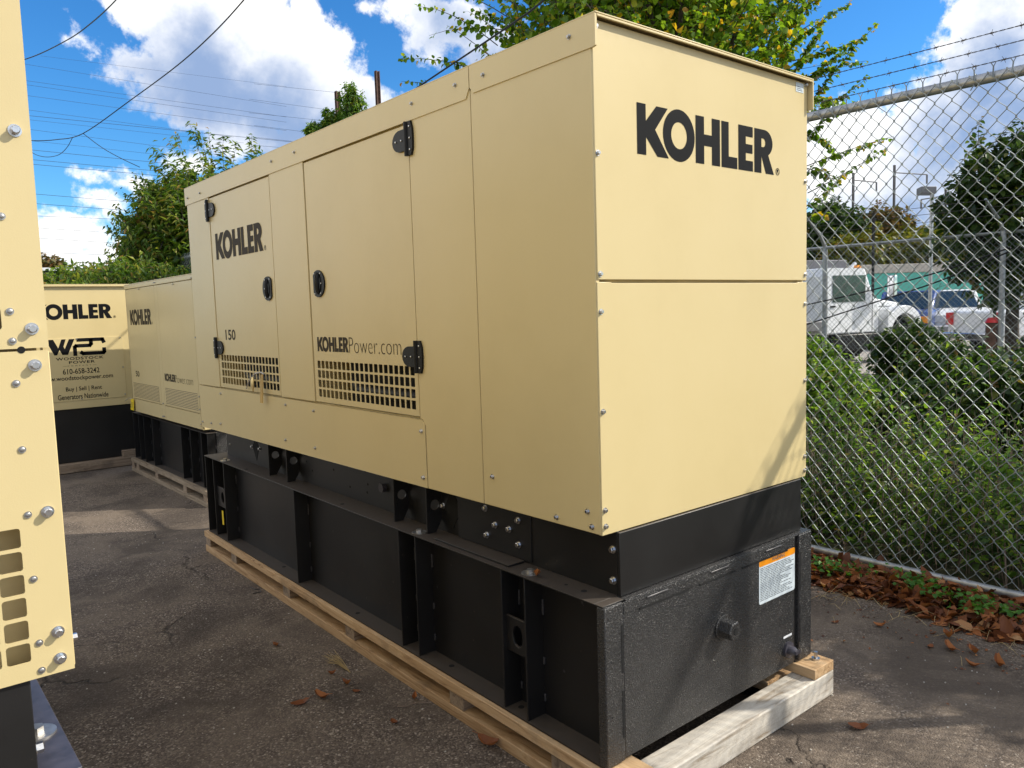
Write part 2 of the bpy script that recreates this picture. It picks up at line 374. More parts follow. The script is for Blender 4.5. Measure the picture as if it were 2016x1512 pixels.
def thing(name,label,cat,loc,group=None):
    o=bpy.data.objects.new(name,None); COL.objects.link(o); o.location=loc; o.empty_display_size=.2
    return tag(o,label,cat,group)
def tag(o,label=None,cat=None,group=None,kind=None):
    if label:o['label']=label
    if cat:o['category']=cat
    if group:o['group']=group
    if kind:o['kind']=kind
    return o
def solo(name,mb,m,label,cat,group=None,bevel=0,base=None,kind=None):
    "a thing that is one mesh, with its origin at its base"
    v=np.array(mb.v); b=Vector(base) if base else Vector((float(v[:,0].mean()),float(v[:,1].mean()),float(v[:,2].min())))
    o=bpy.data.objects.new(name,mesh_of(name,mb,m,b)); COL.objects.link(o); o.location=b
    if bevel:
        bb=o.modifiers.new('bevel','BEVEL'); bb.width=bevel; bb.segments=2; bb.limit_method='ANGLE'
    return tag(o,label,cat,group,kind)
def circ(cx,cy,rx,ry,n=24,a0=0,a1=2*math.pi,ccw=True,close=False):
    k=[a0+(a1-a0)*i/(n if not close else n-1) for i in range(n)]
    p=[(cx+rx*math.cos(a),cy+ry*math.sin(a)) for a in k]
    return p if ccw else p[::-1]
def rrect(a0,a1,b0,b1,r,n=3):
    P=[]
    for (cx,cy,s) in ((a1-r,b0+r,-90),(a1-r,b1-r,0),(a0+r,b1-r,90),(a0+r,b0+r,180)):
        for i in range(n+1):
            t=math.radians(s+90*i/n); P.append((cx+r*math.cos(t),cy+r*math.sin(t)))
    return P
# bolt meshes -----------------------------------------------------
def bolt_mesh(r,h,n=6,washer=True,dome=False):
    mb=MB()
    if washer: mb.tube([(0,0,0),(0,0,.0016)],[r*1.45]*2,16)
    if dome: mb.tube([(0,0,.0016),(0,0,.0016+h*.6),(0,0,.0016+h*.9),(0,0,.0016+h)],[r,r*.95,r*.7,r*.3],16)
    else: mb.tube([(0,0,.0016),(0,0,h),(0,0,h+.0012)],[r,r,r*.8],n)
    return mb
B_HEX=mesh_of('bolt',bolt_mesh(.0062,.0075),'zinc'); B_BIG=mesh_of('bolt',bolt_mesh(.0062,.010,8),'zinc'); B_RIV=mesh_of('rivet',bolt_mesh(.0036,.002,10,True,True),'zinc_dull')
B_SK=mesh_of('bolt',bolt_mesh(.0088,.011),'zinc'); B_SCREW=mesh_of('screw',bolt_mesh(.0038,.0022,10,False,True),'zinc'); B_SM=mesh_of('bolt',bolt_mesh(.0055,.007),'zinc_dull')
RX_=(0,-math.pi/2,0)   # face -x
RY_=(math.pi/2,0,0)    # face -y
# plates with punched holes ------------------------------------------------
def punched(a0,a1,b0,b1,g0,g1,h0,h1,nc,nr,fw,fh,r,o,u,v,w):
    "plate a0..a1,b0..b1 with grid nc x nr of holes in g0..g1,h0..h1; hole fills fw,fh of a cell"
    mb=MB(); o,u,v,w=map(Vector,(o,u,v,w)); key={}
    def face(polys,o2,flip):
        for p in polys:
            vs=[o2+u*x+v*y for x,y in p]; k=len(vs); mb.add(vs,[tuple(range(k)) if not flip else tuple(range(k-1,-1,-1))])
    polys=[[(a0,b0),(a1,b0),(a1,h0),(a0,h0)],[(a0,h1),(a1,h1),(a1,b1),(a0,b1)],[(a0,h0),(g0,h0),(g0,h1),(a0,h1)],[(g1,h0),(a1,h0),(a1,h1),(g1,h1)]]
    polys=[p for p in polys if abs(p[0][0]-p[1][0])>1e-6 and abs(p[1][1]-p[2][1])>1e-6]
    cw=(g1-g0)/nc; ch=(h1-h0)/nr; n=2; walls=[]
    for i in range(nc):
        for j in range(nr):
            x0=g0+i*cw;x1=x0+cw;y0=h0+j*ch;y1=y0+ch; mx=cw*(1-fw)/2; my=ch*(1-fh)/2
            H=rrect(x0+mx,x1-mx,y0+my,y1-my,r,n); m=n+1
            C=[(x1,y0),(x1,y1),(x0,y1),(x0,y0)]
            for q in range(4):
                arc=H[q*m:(q+1)*m]
                for t in range(m-1): polys.append([C[q],arc[t+1],arc[t]])
                nx=H[((q+1)%4)*m]; polys.append([C[q],C[(q+1)%4],nx,arc[-1]])
            for t in range(len(H)): walls.append((H[t],H[(t+1)%len(H)]))
    face(polys,o+w,False); face(polys,o,True)
    for a,b in walls:
        p=[o+u*a[0]+v*a[1],o+u*b[0]+v*b[1],o+u*b[0]+v*b[1]+w,o+u*a[0]+v*a[1]+w]; mb.add(p,[(3,2,1,0)])
    R=[(a0,b0),(a1,b0),(a1,b1),(a0,b1)]
    for i in range(4):
        a,b=R[i],R[(i+1)%4]; p=[o+u*a[0]+v*a[1],o+u*b[0]+v*b[1],o+u*b[0]+v*b[1]+w,o+u*a[0]+v*a[1]+w]; mb.add(p,[(0,1,2,3)])
    return mb
# lettering ---------------------------------------------------------------
def kohler(reg=False):
    "list of (outer,holes); cap height 1, total width 4.9"
    L=[]
    L.append(([(0,0),(.27,0),(.27,.31),(.62,0),(.98,0),(.555,.53),(.96,1),(.60,1),(.27,.70),(.27,1),(0,1)][:2]+[(.27,.36),(.62,0),(.98,0),(.555,.53),(.96,1),(.60,1),(.27,.67),(.27,1),(0,1)],[]))
    L.append((circ(1.327,.5,.525,.535,40),[circ(1.327,.5,.262,.275,32,ccw=False)]))
    L.append(([(1.887,0),(2.18,0),(2.18,.39),(2.46,.39),(2.46,0),(2.753,0),(2.753,1),(2.46,1),(2.46,.63),(2.18,.63),(2.18,1),(1.887,1)],[]))
    L.append(([(2.813,0),(3.405,0),(3.405,.25),(3.08,.25),(3.08,1),(2.813,1)],[]))
    L.append(([(3.453,0),(4.025,0),(4.025,.23),(3.74,.23),(3.74,.40),(4.01,.40),(4.01,.60),(3.74,.60),(3.74,.77),(4.02,.77),(4.02,1),(3.453,1)],[]))
    R=[(4.087,0),(4.373,0),(4.373,.40),(4.56,0),(4.90,0),(4.66,.43)]+circ(4.50,.70,.34,.30,12,math.radians(-50),math.radians(90),close=True)+[(4.087,1)]
    hole=[(4.373,.80),(4.45,.80)]+circ(4.45,.70,.09,.10,6,math.radians(90),math.radians(-90),close=True)[1:-1]+[(4.45,.60),(4.373,.60)]
    L.append((R,[hole]))
    if reg:
        L.append((circ(5.06,.09,.085,.085,24),[circ(5.06,.09,.070,.070,24,ccw=False)]))
        L.append(([(5.025,.04),(5.04,.04),(5.04,.085),(5.06,.085),(5.085,.04),(5.10,.04),(5.078,.09),(5.09,.11),(5.085,.14),(5.025,.14)],[]))
    return L
def put_kohler(name,x_o,u,v,wid,hgt,m,parent,reg=False,w=None):
    mb=MB(); u=Vector(u);v=Vector(v)
    for o,h in kohler(reg): mb.flat([(a/4.9*wid,b*hgt) for a,b in o],x_o,u,v,[[(a/4.9*wid,b*hgt) for a,b in q] for q in h])
    return part(name,mb,m,parent,smooth=False)
def put_text(name,txt,o,u,v,wid,hgt,m,parent,offset=0.0,space=1.0):
    cu=bpy.data.curves.new('t','FONT'); cu.body=txt; cu.offset=offset; cu.space_character=space; cu.resolution_u=4
    t=bpy.data.objects.new('t',cu); COL.objects.link(t); dg=bpy.context.evaluated_depsgraph_get(); dg.update()
    me=bpy.data.meshes.new_from_object(t.evaluated_get(dg)); bpy.data.objects.remove(t); bpy.data.curves.remove(cu)
    V=[tuple(x.co) for x in me.vertices]; F=[tuple(p.vertices) for p in me.polygons]; bpy.data.meshes.remove(me)
    xs=[a[0] for a in V]; ys=[a[1] for a in V]; x0,x1,y0,y1=min(xs),max(xs),min(ys),max(ys)
    o=Vector(o);u=Vector(u);v=Vector(v); mb=MB()
    mb.add([o+u*((a-x0)/(x1-x0)*wid)+v*((b-y0)/(y1-y0)*hgt) for a,b,c in V],F)
    return part(name,mb,m,parent,smooth=False)
UE=(1,0,0); US=(0,-1,0); UZ=(0,0,1)
# ================================================================== SETTING
def sheet(name,x0,x1,y0,y1,z,m,kind='structure'):
    mb=MB().add([(x0,y0,z),(x1,y0,z),(x1,y1,z),(x0,y1,z)],[(0,1,2,3)]); o=part(name,mb,m,smooth=False); tag(o,kind=kind); return o
sheet('ground',-900,900,-900,900,-.012,'soil')
sheet('asphalt_yard',-30,2.42,-25,9.4,0,'asphalt')
sheet('gravel_lot',14.5,60,-20,40,-.004,'gravel')
# concrete edging by the fence
mb=MB(); mb.box(2.44,2.54,-6,9.4,-.02,.028); o=part('kerb',mb,'concrete',bevel=.01); tag(o,kind='structure')
# ================================================================== GENERATOR 1 (large, near)
LBL='large cream generator cabinet in the centre, marked 150, on its black steel base tank'
g1=thing('generator',LBL,'generator',(0,0,.138),'cream generator sets stored in the yard')
T=.016
def sprism(poly,x=0.0,t=T):  # poly in (y,z), outer face at x, facing -x
    return MB().prism([(-a,b) for a,b in poly][::1],(x+t,0,0),(0,-1,0),(0,0,1),(-t,0,0))
def rectp(y0,y1,z0,z1): return [(y1,z0),(y0,z0),(y0,z1),(y1,z1)]
ZB=.845; ZT=2.337
# inner body with cavities behind the louvred door bottoms
mb=MB(); X0=.018
mb.box(X0,1.130,.018,3.49,1.36,2.30); mb.box(X0,1.130,.018,3.49,.86,1.115)
for a,b in((.018,.965),(1.85,2.255),(3.115,3.49)): mb.box(X0,1.13,a,b,1.116,1.359)
mb.box(.40,1.13,.966,1.849,1.116,1.359); mb.box(.40,1.13,2.256,3.114,1.116,1.359)
part('inner_body',mb,'cream_inner',g1)
# near-black boxes added inside the cavities so the openings read dark
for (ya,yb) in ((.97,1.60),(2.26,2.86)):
    mb=MB(); mb.box(.055,.395,ya,yb,1.118,1.357); part('dark_cavity_box',mb,'hole_dark',g1)
    mb=MB(); mb.tube([(.052,ya+.02,1.19),(.052,yb-.10,1.19),(.07,yb-.02,1.22)],.028,12); part('exhaust_pipe',mb,'black_plastic',g1)
# side panels
def P1(name,poly,**k): return part(name,sprism(poly),'cream_paint',g1,bevel=.0022,**k)
P1('side_panel',rectp(.003,.5665,ZB,2.262))
P1('side_panel',[(.957,1.113),(.957,2.262),(.5705,2.262),(.5705,ZB),(.922,ZB),(.922,1.09),(.940,1.113)][::-1])
P1('side_panel',rectp(1.864,2.247,1.118,2.262))
P1('side_panel',rectp(3.130,3.507,1.118,2.262))
part('lower_panel',sprism([(.926,ZB+.002),(3.507,ZB+.002),(3.507,1.112),(.942,1.112),(.926,1.095)]),'cream_paint',g1,bevel=.0022)
# doors with punched grilles
def door(y0,y1,ga,gb,nc,name='door'):
    mb=punched(-y1,-y0,1.122,2.228,-gb,-ga,1.142,1.320,nc,4,.78,.80,.0035,(.0055,0,0),US,UZ,(-.0025,0,0))
    return part(name,mb,'cream_paint',g1,bevel=0)
d2=door(.964,1.855,.984,1.828,21); d1=door(2.2585,3.122,2.268,3.092,19)
# roof cap skirt
mb=sprism([(-.018,2.250),(-.018,ZT),(.5655,ZT),(.5655,2.268),(.548,2.247),(-.006,2.247)][::-1],-.004,.008); part('roof_skirt',mb,'cream_paint',g1,bevel=.0018)
mb=sprism([(.5695,2.268),(.5695,ZT),(3.53,ZT),(3.53,2.236),(.590,2.236)][::-1],-.004,.008); part('roof_skirt',mb,'cream_paint',g1,bevel=.0018)
mb=MB(); mb.box(-.004,1.158,-.020,3.53,ZT,ZT+.005); mb.box(1.150,1.158,-.020,3.53,2.23,ZT-.001); mb.box(.004,1.150,-.020,-.014,2.329,ZT-.001)
part('roof',mb,'cream_paint',g1,bevel=.0015)
# end panels
mb=MB(); mb.prism([(.003,1.6),(1.147,1.6),(1.147,2.328),(.003,2.328)],(0,.016,0),UE,UZ,(0,-.016,0)); ue=part('end_panel',mb,'cream_paint',g1,bevel=.003)
mb=MB(); mb.prism([(.003,ZB-.002),(1.140,ZB-.002),(1.147,ZB+.008),(1.147,1.5935),(1.083,1.5935),(1.083,1.5905),(.064,1.5905),(.064,1.5935),(.003,1.5935)],(0,.016,0),UE,UZ,(0,-.016,0)); le=part('end_panel',mb,'cream_paint',g1,bevel=.003)
mb=MB(); mb.box(1.131,1.147,.017,3.50,ZB,2.30); mb.box(.02,1.13,3.491,3.507,ZB,2.30); part('rear_panel',mb,'cream_paint',g1)
put_kohler('lettering',(.186,-.0009,1.975),UE,UZ,.735,.150,'decal_black',ue,True)
put_kohler('lettering',(-.0006+.003-T+T,3.058,1.869),US,UZ,.686,.149,'decal_brown',d1,True)
for q in d1.children: q.location.x=-.0007+.0
put_text('lettering','150',(.0022,2.992,1.403),US,UZ,.155,.060,'decal_brown',d1,.018)
put_kohler('lettering',(.0022,1.812,1.360),US,UZ,.300,.066,'decal_brown',d2)
put_text('lettering','Power.com',(.0022,1.506,1.358),US,UZ,.428,.068,'decal_brown',d2,-.020,1.0)
# move the door lettering just proud of the door plate
mb=MB().flat([(1.066,2.288),(1.118,2.288),(1.118,2.322),(1.066,2.322)],(0,-.001,0),UE,UZ); st=part('sticker',mb,'label_white',ue,smooth=False)
mb=MB()
for k in range(3): mb.flat([(1.072,2.294+k*.006),(1.110-k*.006,2.294+k*.006),(1.110-k*.006,2.296+k*.006),(1.072,2.296+k*.006)],(0,-.0016,0),UE,UZ)
part('print',mb,'label_ink',st,smooth=False)
# hinges
def hinge(door_,yk,zc,sgn,h=.125):
    "yk knuckle line; plate on side sgn*(-1), half-oval leaf on side sgn"
    mb=MB()
    def Y(a): return -(yk+sgn*a)
    leaf=[(0,-.040),(.052,-.040)]+[(.052+.050*math.cos(t),.040*math.sin(t)) for t in [math.radians(x) for x in range(-80,81,20)]]+[(.052,.040),(0,.040)]
    pl=[(-Y(a)*0+Y(a),zc+b) for a,b in leaf]
    mb.prism(pl if sgn<0 else pl[::-1],(.002,0,0),US,UZ,(-.009,0,0))
    pt=[(0,-h/2),(-.030,-h/2),(-.040,-h*.3),(-.042,0),(-.040,h*.3),(-.030,h/2),(0,h/2)]
    pl=[(Y(a),zc+b) for a,b in pt]
    mb.prism(pl[::-1] if sgn<0 else pl,(.001,0,0),US,UZ,(-.010,0,0))
    mb.tube([(-.009,yk,zc-h/2),(-.009,yk,zc+h/2)],.0085,10)
    import bmesh
    o=part('hinge',mb,'black_plastic',door_,bevel=.001)
    return o
hs=[]
for (dd,yk,zc,sg) in ((d2,.962,2.172,1),(d2,.957,1.354,1),(d1,3.132,2.160,-1),(d1,3.132,1.356,-1)):
    h=hinge(dd,yk,zc,sg)
    
def scr(parent,y,z,x=-.0085): inst('screw',B_SCREW,parent,(x,y,z),RX_)
for (dd,yk,zc,sg) in ((g1,.962,2.172,1),(g1,.957,1.354,1),(g1,3.132,2.160,-1),(g1,3.132,1.356,-1)):
    for a,b in ((.035,0),(.075,0),(-.026,.042),(-.026,0),(-.026,-.042)): scr(dd,yk+sg*a,zc+b,-.0075 if a>0 else -.009)
# latches
def latch(dd,yc,zc,s):
    out=[]
    for t in range(0,360,12):
        a=math.radians(t); x=.064*math.cos(a); z=.062*math.sin(a)
        if x*s>.046: x=.046*s
        out.append((-(yc+x),zc+z))
    hole=[(-(yc+.034*math.cos(math.radians(t))-.004*s),zc+.050*math.sin(math.radians(t))) for t in range(0,360,15)]
    if True: out=out[::-1]; 
    mb=MB().prism(out,(.0035,0,0),US,UZ,(-.0075,0,0),[hole]); L=part('latch',mb,'black_plastic',dd,bevel=.001)
    mb=MB().flat(hole[::-1],(.0028,0,0),US,UZ); mb.tube([(-.001,yc-.004*s,zc-.046),(-.008,yc-.004*s,zc-.02),(-.009,yc-.004*s,zc+.02),(-.001,yc-.004*s,zc+.046)],[.006,.009,.009,.006],8)
    part('latch_handle',mb,'black_plastic',dd)
    for a,b in ((-.030,.046),(-.030,-.046),(.034,0),(.028,.045),(.028,-.045)): scr(g1,yc-a*(-1 if s<0 else 1)*1.0,zc+b,-.003)
latch(d2,1.764,1.671,1); latch(d1,2.337,1.673,-1)
# cabinet bolts
for y,z in [(.085,2.299),(.490,2.291),(.646,2.295),(.921,2.293),(1.933,2.29),(2.196,2.291),(3.247,2.277),(3.471,2.276)]: inst('bolt',B_SM,g1,(-.004,y,z),RX_)
for y,z in [(2.199,1.080),(1.882,1.073),(2.223,.897),(1.887,.893),(.952,1.066),(.951,.884),(.515,.95),(.194,.866),(.056,.909),(.038,.865),(3.124,1.081),(3.477,.881),(3.318,.885),(3.157,.896)]: inst('bolt',B_HEX if y<1 else B_SM,g1,(0,y,z),RX_)
for x,z in [(.016,2.309),(.016,1.960),(.016,1.617),(.016,1.508),(.016,1.215),(.016,.919),(.018,.870),(1.135,2.321),(1.135,1.970),(1.135,1.623),(1.135,1.512),(1.135,1.219),(1.135,.923),(1.135,.868)]: inst('bolt',B_HEX,g1,(x,0,z),RY_)
# skid ----------------------------------------------------------------
ZF=.645
def base_tank(root,x0,x1,y0,y1,z0,z1,ribs,web=.080,k=.0185,endm='black_textured',brackets=()):
    mb=MB(); mb.box(x0+web,x1-.09,y0+.008,y1,z0,z1-.006); part('tank_body',mb.shear(k,y0),'black_metal',root)
    mb=MB(); mb.box(x0,x0+.5,y0+.040,y1,z1-.005,z1); mb.box(x0,x0+.092,y0+.004,y0+.0398,z1-.005,z1); mb.box(x0+.5005,x1,y0+.040,y1,z1-.005,z1); part('tank_top',mb.shear(k,y0),'black_metal',root,bevel=.001)
    mb=MB(); mb.box(x0,x0+web+.01,y0+.006,y1,z0-.006,z0); mb.box(x1-.10,x1,y0+.006,y1,z0-.006,z0); part('bottom_flange',mb.shear(k,y0),'black_metal',root)
    for y in ribs:
        mb=MB(); mb.box(x0+.003,x0+web,y,y+.007,z0,z1-.005); part('rib',mb.shear(k,y0),'black_metal',root,bevel=.001)
        for zz in (z0+.06,z0+.19,z1-.12):
            mb=MB().obox((x0+web-.003,y-.004,zz),(.003,0,0),(0,.0035,0),(0,0,.020+.008*math.sin(zz*50)))
            part('weld_bead',mb.shear(k,y0),'weld',root,bevel=.0015)
    for (ya,yb,zc) in brackets:
        mb=MB().prism([(-yb,zc-.062),(-ya,zc-.062),(-ya,zc+.062),(-yb,zc+.062)],(x0+.030,0,0),US,UZ,(-.010,0,0),[circ(-(ya+yb)/2,zc,.026,.038,24,ccw=False)])
        part('lifting_lug',mb.shear(k,y0),'black_metal',root,bevel=.0015)
base_tank(g1,-.037,1.118,-.037,3.60,.147,.645,[.33,.455,1.010,1.140,2.185,3.245,3.44,3.59],brackets=((.337,.455,.415),(3.252,3.44,.40)))
# tank end wall
ye=-.037
mb=MB(); mb.box(.047,1.000,ye,ye+.006,.147,.636); part('tank_end',mb,'black_textured',g1,bevel=.003)
mb=MB(); mb.box(.047,1.000,ye-.0025,ye-.0002,.602,.640); mb.box(.058,1.115,ye-.002,ye+.0385,.640,.6445); part('tank_top_lip',mb,'black_textured',g1,bevel=.001)
for xa,xb in ((.150,.252),(.475,.575),(.801,.904)):
    mb=MB(); mb.box(xa,xb,ye-.007,ye-.0028,.625,.6305); part('stitch_weld',mb,'weld',g1,bevel=.0015)
for xa,xb in ((.12,.36),(.42,.62),(.66,.95)):
    mb=MB(); mb.box(xa,xb,ye-.0032,ye-.0002,.5965,.6012); part('bend_slot',mb,'hole_dark',g1)
for xa,xb in ((-.037,.044),(1.030,1.118)):
    mb=MB(); mb.box(xa,xb,ye-.004,ye+.03,.145,.641); part('corner_channel',mb,'black_textured',g1,bevel=.004)
for z0_,z1_ in ((.422,.574),(.217,.369)):
    mb=MB().prism(rrect(.033,.0405,z0_,z1_,.0035,2),(0,ye-.0042,0),UE,UZ,(0,-.0008,0)); part('slot',mb,'hole_dark',g1)
    mb=MB().prism(rrect(1.034,1.0415,z0_,z1_,.0035,2),(0,ye-.0042,0),UE,UZ,(0,-.0008,0)); part('slot',mb,'hole_dark',g1)
for z in (.47,.30): inst('rivet',mesh_of('rivet',MB().tube([(0,0,0),(0,0,.0006)],.003,8),'hole_dark') if z==.47 else bpy.data.meshes['rivet.001'] if 'rivet.001' in bpy.data.meshes else B_RIV,g1,(-.012,ye-.0042,z),RY_)
mb=MB(); mb.box(1.001,1.029,ye+.012,ye+.02,.147,.640); part('gap_plate',mb,'black_metal',g1)
# warning label
mb=MB().prism(rrect(.765,1.002,.436,.600,.008,3),(0,ye-.0003,0),UE,UZ,(0,-.0008,0)); wlb=part('warning_label',mb,'label_white',g1)
mb=MB().flat(rrect(.765,1.002,.575,.6002,.007,3),(0,ye-.0014,0),UE,UZ); part('label_band',mb,'label_orange',wlb,smooth=False)
put_text('lettering','WARNING',(.848,ye-.0018,.580),UE,UZ,.085,.014,'label_ink',wlb,.012)
mb=MB(); rr=random.Random(3)
z=.566
while z>.446:
    x=.772; end=rr.choice([.985,.96,.94,.975,.9])
    while x<end:
        w_=rr.uniform(.008,.026); mb.flat([(x,z),(min(x+w_,end+.01),z),(min(x+w_,end+.01),z+.0028),(x,z+.0028)],(0,ye-.0016,0),UE,UZ); x+=w_+.0035
    z-=.0062
part('print',mb,'label_ink',wlb,smooth=False)
# hex coupling and drain
mb=MB(); mb.tube([(.545,ye,.418),(.545,ye-.050,.418),(.545,ye-.053,.418)],[.034,.034,.030],6); mb.tube([(.545,ye,.418),(.545,ye-.006,.418)],.044,20); nut=part('hex_coupling',mb,'black_textured',g1,bevel=.002)
mb=MB(); mb.tube([(.545,ye-.0535,.418),(.545,ye-.0545,.418)],.012,16); part('bore',mb,'hole_dark',nut)
mb=MB(); mb.tube([(.953,ye,.215),(.953,ye-.010,.215)],.030,20); mb.tube([(.953,ye-.01,.215),(.953,ye-.028,.215),(.953,ye-.04,.215)],[.017,.017,.010],10); mb.box(.938,.968,ye-.046,ye-.038,.209,.221); part('drain_plug',mb,'black_gloss',g1)
mb=MB().flat([(.925,.262),(.982,.262),(.982,.271),(.925,.271)],(0,ye-.0012,0),UE,UZ); part('drain_tag',mb,'white_paint',g1,smooth=False)
# skid rails
mb=MB(); mb.box(.066,.080,.0,.470,ZF,ZB-.001); part('skid_rail',mb.shear(),'black_metal',g1,bevel=.001)
mb=MB(); mb.box(.085,.100,.471,3.50,ZF,ZB-.001); mb.box(.03,.099,.60,3.50,ZB-.012,ZB-.0015); 
part('skid_rail',mb.shear(),'black_metal',g1,bevel=.001)
mb=MB(); mb.box(.062,.0845,.402,.840,ZF+.008,ZB-.004); part('splice_plate',mb.shear(),'black_metal',g1,bevel=.001)
mb=MB(); mb.box(-.012,.062,.440,.900,ZF+.0005,ZF+.0075); part('splice_foot',mb.shear(),'black_metal',g1,bevel=.001)
mb=MB(); mb.box(.060,1.083,-.016,-.006,ZF+.0006,ZB-.001); part('skid_end',mb,'black_metal',g1,bevel=.002)
mb=MB(); mb.box(1.07,1.082,.007,3.5,ZF+.0006,ZB-.001); part('skid_rail',mb,'black_metal',g1)
for y in (2.610,2.362,1.240,.985):
    g=MB().prism([(.012,ZF+.001),(.055,ZF+.001),(.088,ZF+.055),(.088,ZB-.013),(.012,ZB-.013)],(0,y+.008,0),UE,UZ,(0,-.008,0),[circ(.052,ZF+.112,.021,.021,20,ccw=False)]).shear()
    part('gusset',g,'black_metal',g1,bevel=.001)
# diamond openings
for y,s in ((.905,1.15),(2.985,1.0)):
    xx=.0845+.0185*y
    mb=MB().prism([(-y-.047*s,ZF+.105),(-y,ZF+.025),(-y+.047*s,ZF+.105),(-y,ZF+.187)],(xx,0,0),US,UZ,(-.0015,0,0)); part('lifting_eye',mb,'hole_dark',g1)
    for dy in (-.058,.058): inst('bolt',B_SK,g1,(xx,y+dy*s,ZF+.105),RX_)
for y,z in [(.660,.800),(.655,.700),(.603,.748),(.522,.748),(.470,.790),(.470,.703)]: inst('bolt',B_SK,g1,(.062+.0185*y,y,z),RX_)
for y,z in [(.018,.785),(.018,.688)]: inst('bolt',B_SK,g1,(.066+.0185*y,y,z),RX_)
for y,z in [(3.40,.80),(3.44,.72)]: inst('bolt',B_SM,g1,(.085+.0185*y,y,z),RX_)
inst('bolt',bpy.data.meshes.new_from_object(inst('tmp',B_SK,None,(0,0,0))),g1,(.085+.0185*1.44,1.443,.751),RX_); bpy.data.objects.remove(bpy.data.objects['tmp'])
mb=MB(); mb.tube([(.112,1.443,.751),(.09,1.443,.751)],.022,6); part('pipe_plug',mb,'black_gloss',g1)
for y,z in [(2.28,.80),(2.27,.76),(1.80,.80),(1.78,.70),(1.95,.76),(1.62,.80),(1.60,.74),(1.61,.70),(2.2,.72)]:
    mb=MB(); mb.tube([(.0845+.0185*y,y,z),(.0836+.0185*y,y,z)],.006,8); part('bolt_hole',mb,'hole_dark',g1)
WASH=mesh_of('washer',MB().tube([(0,0,0),(0,0,.003)],.030,24).tube([(0,0,.003),(0,0,.014)],.012,6),'zinc_dull')
for x,y in ((.012,.345),(.055,3.284),(.02,1.03)): inst('washer_bolt',WASH,g1,(x,y,ZF),None)
for x,y in ((.012,.70),(.02,.18),(.02,.10),(.04,2.9),(.03,1.7)):
    mb=MB(); mb.tube([(x,y,ZF+.0002),(x,y,ZF+.0008)],.010 if y!=.18 else .006,12); part('flange_hole',mb,'hole_dark',g1)
for x,y in ((.01,.42),(.012,.85),(-.0,1.6),(.02,2.5)):
    mb=MB(); mb.tube([(x+.0185*y,y,.1472),(x+.0185*y,y,.148)],.011,12); part('flange_hole',mb,'hole_dark',g1)
# scuffs / paint chips on the tank side
mb=MB(); rr=random.Random(11)
for i in range(16):
    y=rr.uniform(.05,2.1); z=rr.uniform(.2,.6); x=.0425+.0185*(y+.037)-.0006; s=rr.uniform(.002,.006)
    mb.flat([(-y+s*math.cos(t)*rr.uniform(.6,1.2),z+s*math.sin(t)*rr.uniform(.7,1.6)) for t in [k*math.pi/3 for k in range(6)]],(x,0,0),US,UZ)
part('paint_chip',mb,'weld',g1,smooth=False)
# keys on the left door grille
k=thing('key_bunch','brass key and clear strap hanging with a tan tag on the left louvred door','keys',(-.01,2.48,1.10))
mb=MB(); mb.tube([(-.006,2.70,1.135),(-.02,2.62,1.185),(-.012,2.55,1.225),(-.008,2.48,1.235),(-.012,2.43,1.228)],.0035,6); part('strap',mb,'strap',k)
mb=MB(); mb.tube([(-.016,2.575,1.205),(-.018,2.575,1.165),(-.018,2.575,1.125)],[.006,.011,.003],8); part('key',mb,'brass',k)
mb=MB(); mb.obox((-.022,2.445,1.150),(.0015,0,0),(0,.016,0),(.006,0,.075)); part('tag_strip',mb,'tan_tape',k)
mb=MB(); mb.obox((.045,3.36,.27),(.001,0,0),(0,.012,0),(0,0,.045)); 
solo('yellow_tag',mb,'yellow_plastic','small yellow tag inside the far end of the large black tank','tag')
# ================================================================== PALLET under generator 1
p1=thing('pallet','long pale pine pallet under the large generator','pallet',(0,0,0),'wooden pallets under the generators')
def px0(y): return 0
mb=MB(); mb.box(-.055,.085,-.118,3.64,.100,.1385); part('plank',mb.shear(),'pine_y',p1,bevel=.002)
mb=MB(); mb.box(1.010,1.147,-.118,3.64,.100,.1385); part('plank',mb,'pine_y',p1,bevel=.002)
mb=MB(); mb.box(.50,.62,.35,3.64,.100,.1385); part('plank',mb,'pine_y',p1,bevel=.002)
mb=MB(); mb.box(.88,1.0,-.0,3.64,.055,.094); part('plank',mb,'pine_y',p1,bevel=.002)
mb=MB(); mb.box(-.050,.095,.02,3.645,.0,.042); part('plank',mb.shear(),'pine_y',p1,bevel=.002)
mb=MB(); mb.box(1.0,1.14,.02,3.645,.0,.042); part('plank',mb,'pine_y',p1,bevel=.002)
for y in (.74,1.60,2.325,3.12,3.60,.16):
    mb=MB(); mb.box(-.046,1.12,y-.045,y+.045 if y<3.5 else 3.642,.0425,.0995); part('block',mb.shear(),'pallet_grey',p1,bevel=.002)
mb=MB(); mb.tube([(1.10,-.07,.139),(1.10,-.07,.146)],.016,16); mb.tube([(1.10,-.07,.146),(1.10,-.07,.170)],.008,6); part('lag_bolt',mb,'zinc',p1)
mb=MB(); mb.box(-.10,1.150,-.118,-.016,.001,.0985); solo('timber_beam',mb,'timber_white','whitewashed square timber beam across the near end of the pallet','timber',bevel=.005,base=(.5,-.07,0))
